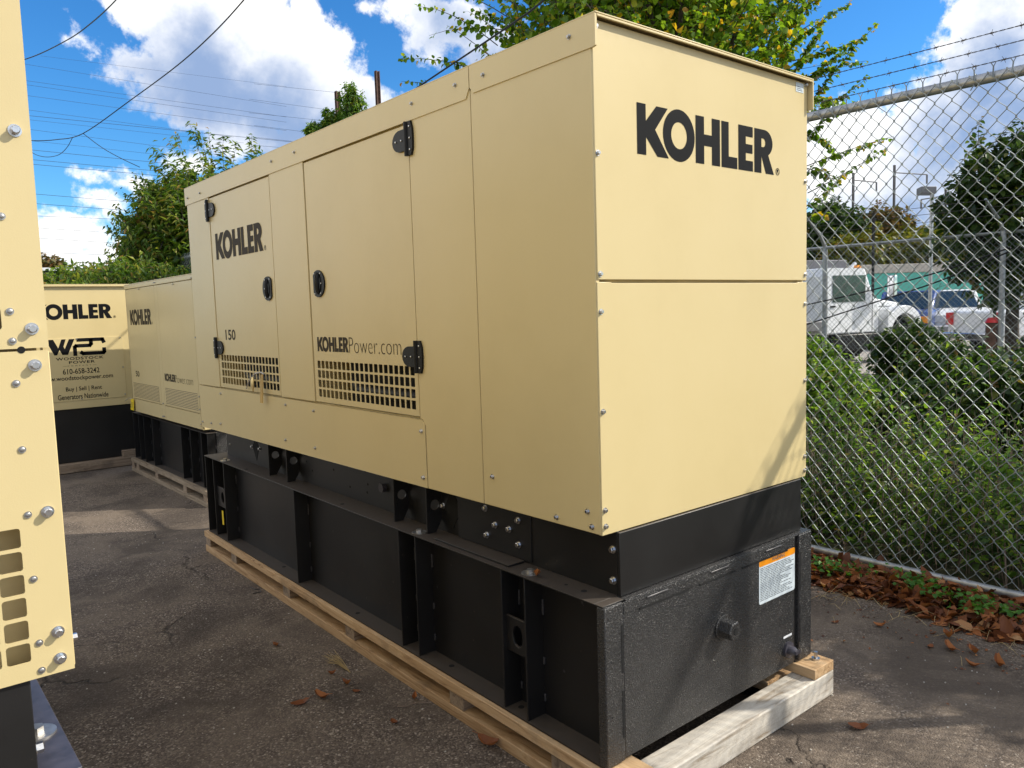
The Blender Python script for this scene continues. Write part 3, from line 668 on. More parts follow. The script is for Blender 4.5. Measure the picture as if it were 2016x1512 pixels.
# crumpled leaf on the flange is added with the fallen leaves
# ================================================================== GENERATOR 2 (marked 50)
g2=thing('generator','small cream generator cabinet marked 50, behind the large one, seen side on','generator',(.46,4.9,.13),'cream generator sets stored in the yard')
x2=.46
def P2(name,y0,y1,z0,z1,m='cream_paint',x=x2,t=.014,bev=.0025):
    return part(name,MB().prism([(-y1,z0),(-y0,z0),(-y0,z1),(-y1,z1)],(x+t,0,0),US,UZ,(-t,0,0)),m,g2,bevel=bev)
mb=MB(); mb.box(x2+.016,1.48,4.912,6.958,.64,1.875); part('inner_body',mb,'cream_paint',g2)
mb=MB(); mb.box(x2-.004,1.50,4.885,6.985,1.893,1.90); mb.box(x2-.004,x2+.004,4.885,6.985,1.855,1.892); mb.box(1.49,1.5,4.885,6.985,1.83,1.892); mb.box(x2+.004,1.49,4.885,4.893,1.855,1.892); mb.box(x2+.004,1.49,6.977,6.985,1.855,1.892); part('roof',mb,'cream_paint',g2,bevel=.002)
P2('side_panel',6.935,6.967,.633,1.852); P2('side_panel',5.895,5.985,.633,1.852); P2('side_panel',4.90,4.944,.633,1.852)
dA=P2('door',5.989,6.931,.766,1.850); dB=P2('door',4.948,5.891,.766,1.850)
P2('lower_panel',5.989,6.931,.633,.760); P2('lower_panel',4.948,5.891,.633,.760)
mb=MB(); mb.box(x2+.0,1.49,4.9,4.911,.633,1.86); mb.box(x2,1.49,6.959,6.968,.633,1.86); part('end_panel',mb,'cream_paint',g2)
def perf(dd,y0,y1,z0,z1):
    o=part('perforated_grille',MB().add([(x2-.0012,y1,z0),(x2-.0012,y0,z0),(x2-.0012,y0,z1),(x2-.0012,y1,z1)],[(0,1,2,3)]),'perforated_panel',dd,smooth=False)
    uv=o.data.uv_layers.new(name='UVMap')
    for l,c in zip(uv.data,((0,0),(y1-y0,0),(y1-y0,z1-z0),(0,z1-z0))): l.uv=c
perf(dA,6.045,6.905,.780,.925); perf(dB,4.985,5.850,.782,.930)
put_kohler('lettering',(x2-.001,6.847,1.500),US,UZ,.715,.146,'decal_brown',dA,True)
put_text('lettering','50',(x2-.001,6.795,.990),US,UZ,.13,.056,'decal_brown',dA,.016)
put_kohler('lettering',(x2-.001,5.842,.992),US,UZ,.305,.066,'decal_brown',dB)
put_text('lettering','Power.com',(x2-.001,5.532,.990),US,UZ,.460,.066,'decal_brown',dB,-.02)
for y,z in [(5.96,1.875),(5.92,1.875),(4.93,1.865),(4.922,1.386),(4.926,.906),(5.93,.78),(5.96,.66),(5.92,.66),(4.92,.68),(4.93,.80),(6.46,1.838),(5.41,1.836)]: inst('bolt',B_SM,g2,(x2-.004,y,z),RX_)
mb=MB(); mb.box(.55,1.45,4.95,7.0,.605,.632); part('skid_rail',mb,'black_metal',g2)
base_tank(g2,.475,1.45,4.86,7.12,.135,.604,[4.87,5.02,5.30,5.55,6.42,6.72,6.90,7.10],.07,0)
mb=MB(); mb.box(.55,1.35,4.862,4.868,.135,.60); part('tank_end',mb,'black_textured',g2)
t=thing('hang_tag','yellow hanging tag on the lower far corner of the cabinet marked 50','tag',(x2-.01,6.95,.64))
mb=MB(); mb.obox((x2-.018,6.945,.70),(.001,0,0),(0,.055,0),(.004,0,.058)); part('card',mb,'yellow_plastic',t)
mb=MB()
for q in range(5): mb.flat([(-7.0+.02,.672+q*.012),(-6.91,.672+q*.012),(-6.91,.675+q*.012),(-7.0+.02,.675+q*.012)],(x2-.026,0,0),US,UZ)
part('print',mb,'label_ink',t,smooth=False)
mb=MB(); mb.tube([(x2-.015,6.95,.755),(x2-.03,7.0,.765),(x2-.03,7.12,.735),(x2-.02,7.2,.72)],.0025,5); part('tie',mb,'strap',t)
p2=thing('pallet','weathered pallet beneath the cabinet marked 50','pallet',(.44,4.85,0),'wooden pallets under the generators')
for x in (.435,1.38):
    for z in ((0,.04),(.098,.134)):
        mb=MB(); mb.box(x,x+.14,4.84,7.12,*z); part('plank',mb,'pallet_far',p2,bevel=.002)
for y in (4.9,5.42,6.25,6.9,7.07):
    mb=MB(); mb.box(.44,1.5,y-.045,y+.045,.041,.097); part('block',mb,'pallet_grey',p2)
# ================================================================== GENERATOR 3 (with company sign)
g3=thing('generator','cream generator with company sign on its end panel, farthest back on the left','generator',(-.5,7.5,.1),'cream generator sets stored in the yard')
mb=MB(); mb.box(-.52,.675,7.516,10.6,.66,1.905); part('inner_body',mb,'cream_paint',g3)
mb=MB(); mb.prism([(-.52,.655),(.680,.655),(.680,1.915),(-.52,1.915)],(0,7.516,0),UE,UZ,(0,-.016,0)); e3=part('end_panel',mb,'cream_paint',g3,bevel=.003)
mb=MB(); mb.box(-.53,.69,7.47,10.62,1.925,1.932); mb.box(-.53,.69,7.47,7.477,1.908,1.924); mb.box(.682,.69,7.478,10.62,1.85,1.924); part('roof',mb,'cream_paint',g3,bevel=.002)
put_kohler('lettering',(-.292,7.4988,1.578),UE,UZ,.738,.150,'decal_black',e3,True)
mb=MB(); mb.prism(rrect(-.34,.533,.738,1.385,.02,3),(0,7.4995,0),UE,UZ,(0,-.004,0)); sg=part('company_sign',mb,'cream_paint',g3,bevel=.0015)
def strokes(lines,w,o,par,m='decal_black'):
    mb=MB()
    for L_ in lines:
        for (a,b),(c,d) in zip(L_[:-1],L_[1:]):
            dx,dz=c-a,d-b; l=math.hypot(dx,dz); nx,nz=-dz/l*w/2,dx/l*w/2; ex,ez=dx/l*w*.35,dz/l*w*.35
            mb.flat([(a-ex-nx,b-ez-nz),(c+ex-nx,d+ez-nz),(c+ex+nx,d+ez+nz),(a-ex+nx,b-ez+nz)],o,UE,UZ)
    return part('logo',mb,m,par,smooth=False)
yf=7.4950
mb=MB()
mb.flat([(-.185,1.374),(-.118,1.374),(-.078,1.285),(-.045,1.374+0*.1),(-.005,1.374),(-.030,1.300),(-.020,1.275),(.024,1.374),(.075,1.374),(.005,1.215),(-.045,1.215),(-.068,1.268),(-.092,1.215),(-.118,1.215)],(0,yf,0),UE,UZ)
part('logo',mb,'decal_black',sg,smooth=False)
strokes([[(.105,1.362),(.335,1.362),(.345,1.335)],[(.225,1.355),(.225,1.318),(.212,1.302),(.085,1.302),(.072,1.29),(.072,1.212)],[(.130,1.232),(.145,1.220),(.335,1.220),(.345,1.232),(.345,1.262)]],.036,(0,yf-.0004,0),sg)
for s_,x,z,w_,h_,of,sp in (('WOODSTOCK',-.107,1.160,.440,.029,.02,1.15),('POWER',.008,1.121,.240,.028,.02,1.15),('COMPANY',-.008,1.093,.22,.012,0,2.2),('610-658-3242',-.055,1.015,.340,.055,.012,1.0),
    ('www.woodstockpower.com',-.255,.940,.665,.058,.012,1.0),('Buy | Sell | Rent',-.040,.828,.335,.055,.012,1.0),('Generators Nationwide',-.118,.755,.470,.054,.012,1.0)):
    put_text('lettering',s_,(x,yf-.0004,z),UE,UZ,w_,h_,'decal_black',sg,of,sp)
for x in (-.05,.225): strokes([[(x-.0,1.098),(x+.035,1.098)]],.002,(0,yf-.0004,0),sg)
for x,z in ((.094,1.374),(.505,1.37),(.515,1.055),(.515,.765),(.10,.748)): inst('screw',B_SM,g3,(x,7.4955,z),RY_)
mb=MB(); mb.box(-.51,.67,7.515,10.5,.10,.655); part('tank_body',mb,'black_metal',g3,bevel=.004)
p3=thing('pallet','grey timber skid beneath the generator with the company sign','pallet',(0,7.5,0),'wooden pallets under the generators')
mb=MB(); mb.box(-.8,.62,7.43,7.53,.006,.098); part('beam',mb,'pallet_grey',p3,bevel=.004)
mb=MB(); mb.box(.44,.60,7.44,10.6,.099,.165); part('plank',mb,'pallet_grey',p3,bevel=.003)
mb=MB(); mb.box(-.8,.62,10.4,10.5,.006,.098); part('beam',mb,'pallet_grey',p3)
# ================================================================== GENERATOR 4 (foreground left)
g4=thing('generator','cream generator cut off by the left edge, nearest the camera, with punched vent holes','generator',(-2.0,-.25,.14),'cream generator sets stored in the yard')
Y4=-.25; XR=-1.434
mb=MB(); mb.box(-2.58,XR-.004,Y4+.30,2.6,1.0,2.42); mb.box(-2.58,XR-.004,Y4+.019,Y4+.299,1.60,2.42); mb.box(XR-.012,XR-.004,Y4+.019,Y4+.299,1.0,1.599); mb.box(-2.58,XR-.013,Y4+.019,Y4+.299,1.30,1.47)
mb.box(-2.58,-1.475,Y4+.060,Y4+.064,.995,1.299); mb.box(-2.58,XR-.013,Y4+.018,Y4+.299,.988,.994); part('inner_body',mb,'cream_paint',g4)
mb=punched(-2.58,XR,.987,1.4805,-1.487-.037*14,-1.487,1.0125,1.2225,14,6,.84,.85,.004,(0,Y4+.003,0),UE,UZ,(0,-.003,0)); part('end_panel',mb,'cream_paint',g4)
mb=MB(); mb.prism([(XR-.001,.990),(XR+.0015,.992),(XR+.0015,1.479),(XR-.001,1.480)],(0,Y4+.016,0),UE,UZ,(0,-.0145,0)); part('panel_return',mb,'cream_paint',g4,bevel=.0012)
mb=punched(-2.58,XR+.0015,1.4845,2.42,-1.4865-.037*14,-1.4865,1.510,1.585,14,2,.84,.85,.004,(0,Y4+.003,0),UE,UZ,(0,-.003,0)); part('end_panel',mb,'cream_paint',g4)
mb=MB(); mb.tube([(-1.468,Y4-.0006,1.4825),(-1.468,Y4+.002,1.4825)],.0052,14); part('notch',mb,'hole_dark',g4)
mb=MB(); mb.box(-2.59,XR+.008,Y4-.02,2.62,2.42,2.43); mb.box(XR,XR+.008,Y4-.02,2.62,2.33,2.419); part('roof',mb,'cream_paint',g4)
mb=MB(); mb.box(XR-.004,XR+.001,Y4+.0165,2.6,.987,2.33); part('side_panel',mb,'cream_paint',g4)
for z in (1.798,1.513,1.459,1.238,1.051,1.009): inst('bolt',B_BIG,g4,(-1.4525,Y4,z),RY_)
for z in (1.675,1.539,1.496,1.434,1.336,1.238,1.140,1.041,.998): inst('rivet',B_RIV,g4,(-1.478,Y4,z),RY_)
mb=MB(); mb.tube([(XR+.001,-.235,1.031),(XR+.009,-.235,1.031)],.006,6); part('bolt',mb,'zinc',g4)
mb=MB(); mb.box(-2.50,-1.493,-.243,2.5,.842,.986); part('skid_rail',mb,'black_metal',g4,bevel=.0015)
mb=MB(); mb.box(-2.52,-1.437,-.262,2.62,.826,.833); part('tank_top',mb,'black_gloss',g4,bevel=.001)
mb=MB(); mb.box(-2.52,-1.50,-.255,2.6,.14,.825); part('tank_body',mb,'black_metal',g4)
for y in (-.24,.5,1.4): 
    mb=MB(); mb.box(-1.499,-1.44,y,y+.007,.14,.825); part('rib',mb,'black_metal',g4)
inst('washer_bolt',WASH,g4,(-1.474,-.10,.833),None)
for y in (-.225,.02): inst('bolt',B_SK,g4,(-1.493,y,.868),(0,math.pi/2,0))
p4=thing('pallet','pine pallet beneath the nearest generator at the left edge','pallet',(-2,-.25,0),'wooden pallets under the generators')
for x in (-2.5,-1.6):
    mb=MB(); mb.box(x,x+.14,-.26,2.6,.0,.138); part('plank',mb,'pine_y',p4)
# ================================================================== FENCES
def chain_fence(root,xf,y0,y1,ztop,p,r,ns,bulge=.004,zb=.03,knots=False):
    N_=int((y1-y0)/p); nz=int(round((ztop-zb)/.0457)); V=[];F=[]
    k2=[(math.cos(2*math.pi*i/ns+.4),math.sin(2*math.pi*i/ns+.4)) for i in range(ns)]
    rng=np.random.default_rng(2)
    for w in range(N_):
        yc=y0+w*p; jit=rng.normal(0,.0008,nz+1)
        base=len(V)
        first=True
        for j in range(nz+1):
            sgn=1 if (j+w)%2 else -1
            y=yc+sgn*p/2*1.04+jit[j]; z=zb+j*(ztop-zb)/nz; x=xf+(bulge if sgn>0 else -bulge)+.010*math.sin(yc*2.3+z*2.1)*math.sin(z*1.2); y+=.004*math.sin(z*5+yc*1.3)
            for dz,dy in (((-.0055,-sgn*.0012),(.0055,-sgn*.0012)) if knots else ((0,0),)):
                for c,s_ in k2: V.append((x+c*r,y+dy+s_*r*1.2,z+dz))
                if not first:
                    b=len(V)-2*ns
                    for i in range(ns): F.append((b+i,b+(i+1)%ns,b+ns+(i+1)%ns,b+ns+i))
                first=False
    mb=MB(); mb.v=V; mb.f=F
    return mb
f1=thing('chain_link_fence','galvanised chain link fence with barbed wire strands beside the large generator','fence',(2.65,0,0),'chain link fences')
XF=2.65
m_=chain_fence(f1,XF-.034,-7.0,9.2,2.585,.04025,.0025,4,knots=True); part('mesh_fabric',m_,'galv_wire',f1,smooth=False)
m_=chain_fence(f1,XF-.034,9.2,20,2.585,.04025,.0020,3); part('mesh_fabric',m_,'galv_wire',f1,smooth=False)
mb=MB()
for k_ in range(int(27/.0805)):
    y=-7.0+(k_+.5)*.0805; lean=.004*math.sin(k_*1.7)
    mb.tube([(XF-.034,y,2.56),(XF-.030,y+lean,2.612)],.0036,4)
    for s_ in (-1,1): mb.tube([(XF-.030,y+lean,2.610),(XF-.030+.002*s_,y+lean+s_*.013,2.632)],.0022,4)
part('twisted_selvage',mb,'galv_wire',f1,smooth=False)
mb=MB(); mb.tube([(XF,y,2.570+.006*math.sin(y*.9)) for y in np.arange(-7,20.1,.5)],.026,14); part('top_rail',mb,'galvanised',f1)
mb=MB(); mb.tube([(XF-.05,y,.068-.010*math.cos(y*1.3)) for y in np.arange(-7,20.1,.4)],.024,12); part('bottom_rail',mb,'galvanised',f1)
for y in (-1.59,1.41,4.41,7.41,10.41,13.41,16.41,-4.59):
    mb=MB(); mb.tube([(XF+.05,y,-.3),(XF+.05,y,2.56)],.036,14); part('post',mb,'galvanised',f1)
    mb=MB(); mb.tube([(XF+.05,y,2.56),(XF+.07,y,2.62),(XF+.19,y,2.86)],[.03,.02,.014],8); part('barb_arm',mb,'galvanised',f1)
for y in (.55,-.03,-.62,1.1): 
    mb=MB(); mb.tube([(XF+.028*math.cos(t),y,2.570+.029*math.sin(t)) for t in [k_*math.pi/8 for k_ in range(-5,9)]],.003,5); mb.tube([(XF-.02,y,2.548),(XF-.034,y+.01,2.52)],.003,5); part('tie_wire',mb,'galv_wire',f1)
for q,(bx,bz) in enumerate(((2.70,2.662),(2.76,2.747),(2.82,2.836))):
    mb=MB(); ys=np.arange(-7,20,.018)
    for ph in (0,math.pi):
        mb.tube([(bx+.0022*math.cos(y*90+ph),y,bz+.0022*math.sin(y*90+ph)-.01*math.sin(((y+1.59)%3)/3*math.pi)) for y in ys[ (ys<8) ]],.0017,3)
    y=-7.0+q*.05
    while y<8:
        z=bz-.01*math.sin(((y+1.59)%3)/3*math.pi)
        for a in (.6,2.2,3.9,5.3): mb.tube([(bx,y,z),(bx+.016*math.cos(a),y+random.uniform(-.012,.012),z+.017*math.sin(a))],.0013,3)
        mb.tube([(bx,y-.008,z),(bx,y+.008,z)],.0042,5); y+=.132
    part('barbed_wire',mb,'barb_wire',f1,smooth=False)
f2=thing('chain_link_fence','farther chain link fence in front of the parked trucks','fence',(12.5,4,0),'chain link fences')
m_=chain_fence(f2,12.46,-8,14,2.52,.045,.0028,3); part('mesh_fabric',m_,'galv_wire',f2,smooth=False)
mb=MB(); mb.tube([(12.5,-8,2.53),(12.5,14,2.53)],.028,8); part('top_rail',mb,'galvanised',f2)
for y in (6.1,3.1,.1,9.1,12.1,-2.9):
    mb=MB(); mb.tube([(12.5,y,-.2),(12.5,y,2.55)],.045,10); part('post',mb,'galvanised',f2)
    mb=MB(); mb.tube([(12.5,y,2.55),(12.42,y+.05,2.75),(12.15,y+.15,3.05)],[.04,.03,.02],8); part('barb_arm',mb,'galvanised',f2)
for x_,z_ in ((12.35,2.8),(12.25,2.92),(12.15,3.03)):
    mb=MB(); mb.tube([(x_,-8,z_),(x_,14,z_)],.004,4); part('barbed_wire',mb,'barb_wire',f2)
# ================================================================== VEGETATION
def leaf_arr(P,D,Nn,Ls,Ws,shape='round'):
    "arrays of leaves: base P, direction D, normal Nn, length, width -> verts,faces (numpy)"
    D=D/np.linalg.norm(D,axis=1,keepdims=True); Sd=np.cross(D,Nn); Sd/=np.linalg.norm(Sd,axis=1,keepdims=True)+1e-9; U=np.cross(Sd,D)
    Ls=Ls[:,None];Ws=Ws[:,None]; n=len(P)
    if shape=='round':
        pts=[P, P+D*Ls*.30+Sd*Ws*.50+U*Ws*.16, P+D*Ls*.72+Sd*Ws*.36+U*Ws*.10-U*Ls*.05, P+D*Ls-U*Ls*.16, P+D*Ls*.72-Sd*Ws*.36+U*Ws*.10-U*Ls*.05, P+D*Ls*.30-Sd*Ws*.50+U*Ws*.16, P+D*Ls*.5-U*Ls*.03]
        tri=[(0,1,6),(1,2,6),(2,3,6),(3,4,6),(4,5,6),(5,0,6)]
    else:
        pts=[P, P+D*Ls*.42+Sd*Ws*.5+U*Ws*.15, P+D*Ls-U*Ls*.2, P+D*Ls*.42-Sd*Ws*.5+U*Ws*.15]
        tri=[(0,1,2),(0,2,3)]
    V=np.stack(pts,1).reshape(-1,3); k=len(pts)
    F=(np.array(tri)[None]+(np.arange(n)*k)[:,None,None]).reshape(-1,3)
    return V,F
def leaf_obj(name,V,F,m,parent=None,off=None):
    off=off if off is not None else (np.array(wl(parent)) if parent else np.zeros(3))
    me=bpy.data.meshes.new(name); me.vertices.add(len(V)); me.vertices.foreach_set('co',(V-off).astype(np.float32).ravel())
    me.loops.add(len(F)*3); me.loops.foreach_set('vertex_index',F.astype(np.int32).ravel())
    me.polygons.add(len(F)); me.polygons.foreach_set('loop_start',np.arange(0,len(F)*3,3,dtype=np.int32)); me.polygons.foreach_set('loop_total',np.full(len(F),3,dtype=np.int32))
    me.materials.append(MATS[m]); me.update(calc_edges=True); me.validate()
    o=bpy.data.objects.new(name,me); COL.objects.link(o); o.parent=parent; return o
def rnd_dirs(n,rng): 
    v=rng.normal(size=(n,3)); return v/np.linalg.norm(v,axis=1,keepdims=True)
def shoot_leaves(a,b,n,L,Wd,rng,droop=.5,bend=(0,0,.1),jit=.35,spread=.02,tmin=0.0):
    a=np.array(a);b=np.array(b); t=np.sort(rng.uniform(tmin,1,n)); bend=np.array(bend)
    c=a+(b-a)*t[:,None]+bend*(4*t*(1-t))[:,None]
    ax=(b-a)/np.linalg.norm(b-a); side=np.cross(ax,rnd_dirs(1,rng)[0]); side/=np.linalg.norm(side)+1e-9
    sg=np.where(np.arange(n)%2,1,-1)[:,None]
    D=side*sg*.9+ax*.5+np.array([0,0,-droop])+rng.normal(0,jit,(n,3))
    Nn=np.array([0,0,1.0])+rng.normal(0,.45,(n,3))
    sc=(1-.45*t)*rng.uniform(.75,1.2,n)
    return c+rng.normal(0,spread,(n,3)),D,Nn,L*sc,Wd*sc
def tree(name,label,cat,base,centre,rad,shoots,nrand,leafn,L,Wd,lm,trunk_r,shape='round',group=None,explicit=(),core=0,droop=.5,seed=1,up=.35,slen=(.5,1.0),twr=.008):
    rng=np.random.default_rng(seed); base=np.array(base,float); c=np.array(centre,float); rad=np.array(rad,float)
    root=thing(name,label,cat,Vector(base),group)
    tb=MB(); top=c-np.array([0,0,rad[2]*.35])
    mid=(base+top)/2+rng.normal(0,.05,3)*rad; tb.tube([base,mid,top],[trunk_r,trunk_r*.8,trunk_r*.55],9); part('trunk',tb,'bark',root)
    br=MB(); A=[]
    limbs=[]
    for i in range(9):
        d=rnd_dirs(1,rng)[0]; d[2]=abs(d[2])*.7+.15; e=c+d*rad*.55; s_=mid+(top-mid)*rng.uniform(.3,1)
        br.tube([s_,(s_+e)/2+rng.normal(0,.05,3)*rad,e],[trunk_r*.4,trunk_r*.28,trunk_r*.14],6); limbs.append((s_,e))
    S_=[]
    for i in range(nrand):
        d=rnd_dirs(1,rng)[0]; d=d*np.array([1,1,.9])+np.array([0,0,up]); d/=np.linalg.norm(d)
        o=rnd_dirs(1,rng)[0]*rng.uniform(0,.7)**.6*rad; s_=c+o
        dirv=(o/rad*1.0+d*.7+np.array([0,0,up])); dirv/=np.linalg.norm(dirv)
        e=s_+dirv*rad*rng.uniform(*slen)
        # keep most tips near the crown surface
        q=(e-c)/rad; l=np.linalg.norm(q)
        lim=rng.uniform(.85,1.12)
        if l>lim: e=c+(e-c)*lim/l
        S_.append((s_,e,leafn,0.0))
    for (s_,e,n_) in explicit: S_.append((np.array(s_),np.array(e),n_,.15))
    for (s_,e,n_,tm) in S_:
        bend=rng.normal(0,.04,3)*np.linalg.norm(e-s_); bend[2]+=.05*np.linalg.norm(e-s_)
        if shoots: br.tube([s_+(e-s_)*t+bend*4*t*(1-t) for t in (0,.25,.5,.75,1)],[twr,twr*.85,twr*.7,twr*.5,twr*.25],3,False)
        A.append(shoot_leaves(s_,e,n_,L,Wd,rng,droop,bend,tmin=tm,spread=L*.15))
    if core:
        o=rnd_dirs(core,rng)*(rng.uniform(0,1,core)**.36)[:,None]*rad*.86
        A.append((c+o,rnd_dirs(core,rng)+np.array([0,0,-.4]),np.array([0,0,1])+rng.normal(0,.5,(core,3)),L*rng.uniform(.7,1.2,core),Wd*rng.uniform(.7,1.2,core)))
    part('branches',br,'bark',root,smooth=False)
    P,D,Nn,Ls,Ws=[np.concatenate([a[i] for a in A]) for i in range(5)]
    V,F=leaf_arr(P,D,Nn,Ls,Ws,shape); leaf_obj('crown',V,F,lm,root); return root
def SG(u,v,d): return tuple(sight(u,v,d))
# big linden-like tree behind the large generator
ex=[]
for (u0,v0,u1,v1,n_) in [(960,150,785,118,24),(980,90,820,12,20),(1000,60,845,70,10),(1000,175,790,160,16),(960,180,815,215,18),(1010,40,872,-20,12),(1040,20,905,-10,16),(1050,80,930,20,22),(1010,150,880,50,14),(1000,190,850,200,22),
    (1560,250,1728,45,46),(1540,180,1705,120,46),(1540,100,1675,5,40),(1580,330,1760,268,30),(1590,380,1745,290,18),(1560,240,1712,150,40),(1520,90,1640,-20,40),(1560,300,1690,200,40),(1580,420,1680,330,22),(1590,430,1625,425,14),(1500,60,1580,-40,40),(1570,200,1665,100,40),(1560,150,1620,60,36),(1580,260,1640,300,30),(1585,330,1650,360,24),(1560,120,1690,80,36),(1590,200,1660,210,34)]:
    ex.append((SG(u0,v0,12.0),SG(u1,v1,12.0+random.uniform(-.8,.8)),int(n_*2.0)))
tc_=np.array(sight(1275,60,12.3))
tree('linden_tree','tall green and yellow leaved tree rising behind the large generator','tree',(tc_[0],tc_[1],0),(tc_[0],tc_[1],5.3),(2.55,2.55,2.45),True,640,38,.108,.094,'leaf_linden',.18,'round',None,ex,8000,.55,3,.62,(.4,.95),.009)
# sumac style tree on the left
t2=np.array(sight(420,480,15.5)); ex=[]
for (u0,v0,u1,v1,n_) in [(420,440,371,238,60),(420,440,345,262,60),(410,440,292,285,60),(400,440,300,320,60),(400,460,240,378,60),(420,440,330,275,60),(430,400,410,255,50),(450,400,440,270,50),(480,400,495,265,50),(490,400,512,290,40),(400,480,228,430,60),(400,500,235,470,60),(400,500,250,500,50),(430,420,385,250,50),(440,420,465,280,50),(400,440,262,340,50),(400,430,275,365,50)]:
    ex.append((SG(u0,v0,15.5),SG(u1,v1,15.5+random.uniform(-1,1)),int(n_*1.5)))
tree('sumac_tree','bushy feathery leaved tree behind the far left generators','tree',(t2[0],t2[1],0),(t2[0]-.15,t2[1]+.05,2.75),(1.6,1.6,1.45),True,560,46,.20,.066,'leaf_sumac',.12,'long',None,ex,7000,.6,5,.7,(.5,1.05),.008)
# narrow trees behind with masts
for (u,v,rx,rz,d,sd_,lb) in ((694,232,.44,1.15,24,8,'narrow dark green tree top showing above the roof beside a rusty mast'),(652,250,.28,.55,24,9,'small dark tree tip just left of the narrow tree above the roof'),(617,262,.2,.32,24,10,'lowest leafy tip left of the narrow tree above the roof')):
    c_=sight(u,v,d)
    tree('narrow_tree',lb,'tree',(c_.x,c_.y,0),(c_.x,c_.y,c_.z),(rx,rx,rz),True,int(70*rx/.5)+14,26,.20,.07,'leaf_weed',.10,'long','narrow trees behind the large generator',(),int(900*rx),.9,sd_,.2,(.4,.7),.01)
# far trees right
for (u,vt,w_,d,lm,lb,sd_) in ((1630,388,75,42,'leaf_dark','dark green tree beyond the trucks, just right of the large generator',21),(1735,405,70,44,'leaf_rustbrown','rusty brown autumn tree beyond the trucks',22),(1700,452,95,40,'leaf_autumn','low olive yellow tree beyond the green wall',23),(1800,448,100,41,'leaf_autumn','olive yellow tree behind the floodlight pole',24),(1880,420,70,43,'leaf_autumn','yellow green tree right of the floodlight pole',25),(1960,400,80,42,'leaf_dark','dark green tree far behind the white pickup',26)):
    top=sight(u,vt,d); r=w_/1548*d*1.05; h=top.z
    tree('far_tree',lb,'tree',(top.x,top.y,0),(top.x,top.y,h*.58),(r,r,h*.44),False,170,34,.36,.26,lm,.2,'long','trees beyond the truck lot',(),4200,.4,sd_,.3,(.4,.8))
# dark tree at the right edge between the fences
c_=sight(2000,470,16)
tree('shade_tree','dark leafy tree at the right edge beyond the second fence','tree',(c_.x,c_.y,0),(c_.x,c_.y,2.75),(1.4,1.4,1.75),True,220,28,.17,.10,'leaf_dark',.13,'round',None,[(SG(1960,420,15.6),SG(1885,380,15.6),26),(SG(1970,400,15.6),SG(1930,350,15.6),26),(SG(1960,460,15.6),SG(1880,430,15.6),26),(SG(1960,520,15.6),SG(1890,545,15.6),30),(SG(1980,380,15.6),SG(2000,325,15.6),30),(SG(1960,440,15.6),SG(1860,410,15.6),16)],2200,.5,31,.4,(.4,.9),.008)
# tree out of frame whose leaves dapple the ground
tree('roadside_tree','leafy tree beyond the fence, outside the right of the picture','tree',(6.1,-3.5,0),(6.05,-3.25,3.72),(1.0,.95,.5),True,110,20,.12,.10,'leaf_linden',.12,'round',None,(),900,.5,33,.2,(.4,.9),.012)
def shrub(name,label,u,v,d,rx,rz,lm,n,L,sd_,group=None,zc=None):
    c=sight(u,v,d); zc=c.z if zc is None else zc
    return tree(name,label,'shrub',(c.x,c.y,0),(c.x,c.y,zc),(rx,rx,rz),True,int(n/30),22,L,L*.6,lm,.03,'round',group,(),n//2,.4,sd_,.5,(.5,.9),.004)
GS='shrubs between the two fences'
shrub('shrub','round dark shrub hiding the front of the blue pickup',1800,665,9.5,.50,.46,'leaf_dark',3600,.08,41,GS,.84)
shrub('shrub','dark shrub right of the one in front of the blue pickup',1875,700,8.5,.5,.4,'leaf_dark',2600,.08,42,GS,.72)
shrub('shrub','dark shrub at the right edge below the shade tree',1995,720,6.8,.6,.48,'leaf_dark',3000,.08,43,GS,.72)
shrub('shrub','light green weedy bush next to the large generator behind the fence',1640,760,7.4,.42,.42,'leaf_weed',2600,.07,44,GS,.62)
shrub('shrub','light green tall weeds left of the truck wheel',1605,700,9.0,.32,.5,'leaf_weed',1800,.07,45,GS,.70)
shrub('shrub','low dark bush in front of the truck wheel',1775,800,7.8,.6,.38,'leaf_dark',2800,.07,46,GS,.50)
# undergrowth
def undergrowth():
    rng=np.random.default_rng(77); A=[]; br=MB()
    n=2500
    for i in range(n):
        x=2.85+rng.uniform(0,1)**1.3*7.5; y=rng.uniform(-3.5,6.0)
        if i%3==0: x=2.8+rng.uniform(0,1.6); y=rng.uniform(-2.0,2.6)
        hmax=max(.14,min(1.05,1.516-.118*math.hypot(x-CAM.x,y-CAM.y)))
        h=rng.uniform(.25,1)*hmax; a=np.array([x,y,0]); b=a+np.array([rng.normal(0,.13),rng.normal(0,.13),h])
        br.tube([a,(a+b)/2+rng.normal(0,.02,3),b],[.003,.0022,.001],3,False)
        A.append(shoot_leaves(a,b,int(14+h*16),.065,.034,rng,.25,(0,0,0),.5,.035,.05))
    o=part('undergrowth_stems',br,'twig'); tag(o,kind='stuff')
    P,D,Nn,Ls,Ws=[np.concatenate([a[i] for a in A]) for i in range(5)]
    V,F=leaf_arr(P,D,Nn,Ls,Ws,'long'); o=leaf_obj('undergrowth',V,F,'leaf_dark'); tag(o,'dense green undergrowth behind the chain link fence','undergrowth',kind='stuff')
    o.data.materials.append(MATS['leaf_weed']); br_=np.sin(P[:,0]*1.7+2)*np.sin(P[:,1]*1.9+1)+.5*np.sin(P[:,1]*5.1+P[:,0]*3.3)+rng.normal(0,.35,len(P))
    mi=np.repeat((br_>.62).astype(np.int32),2);  # brighter weed leaves in patches, also standing for sunlit patches
    if len(mi)==len(o.data.polygons): o.data.polygons.foreach_set('material_index',mi)
    o2=[x for x in COL.objects if x.name=='undergrowth_stems'][0]; tag(o2,'thin brown stems of the undergrowth behind the fence','stems')
undergrowth()
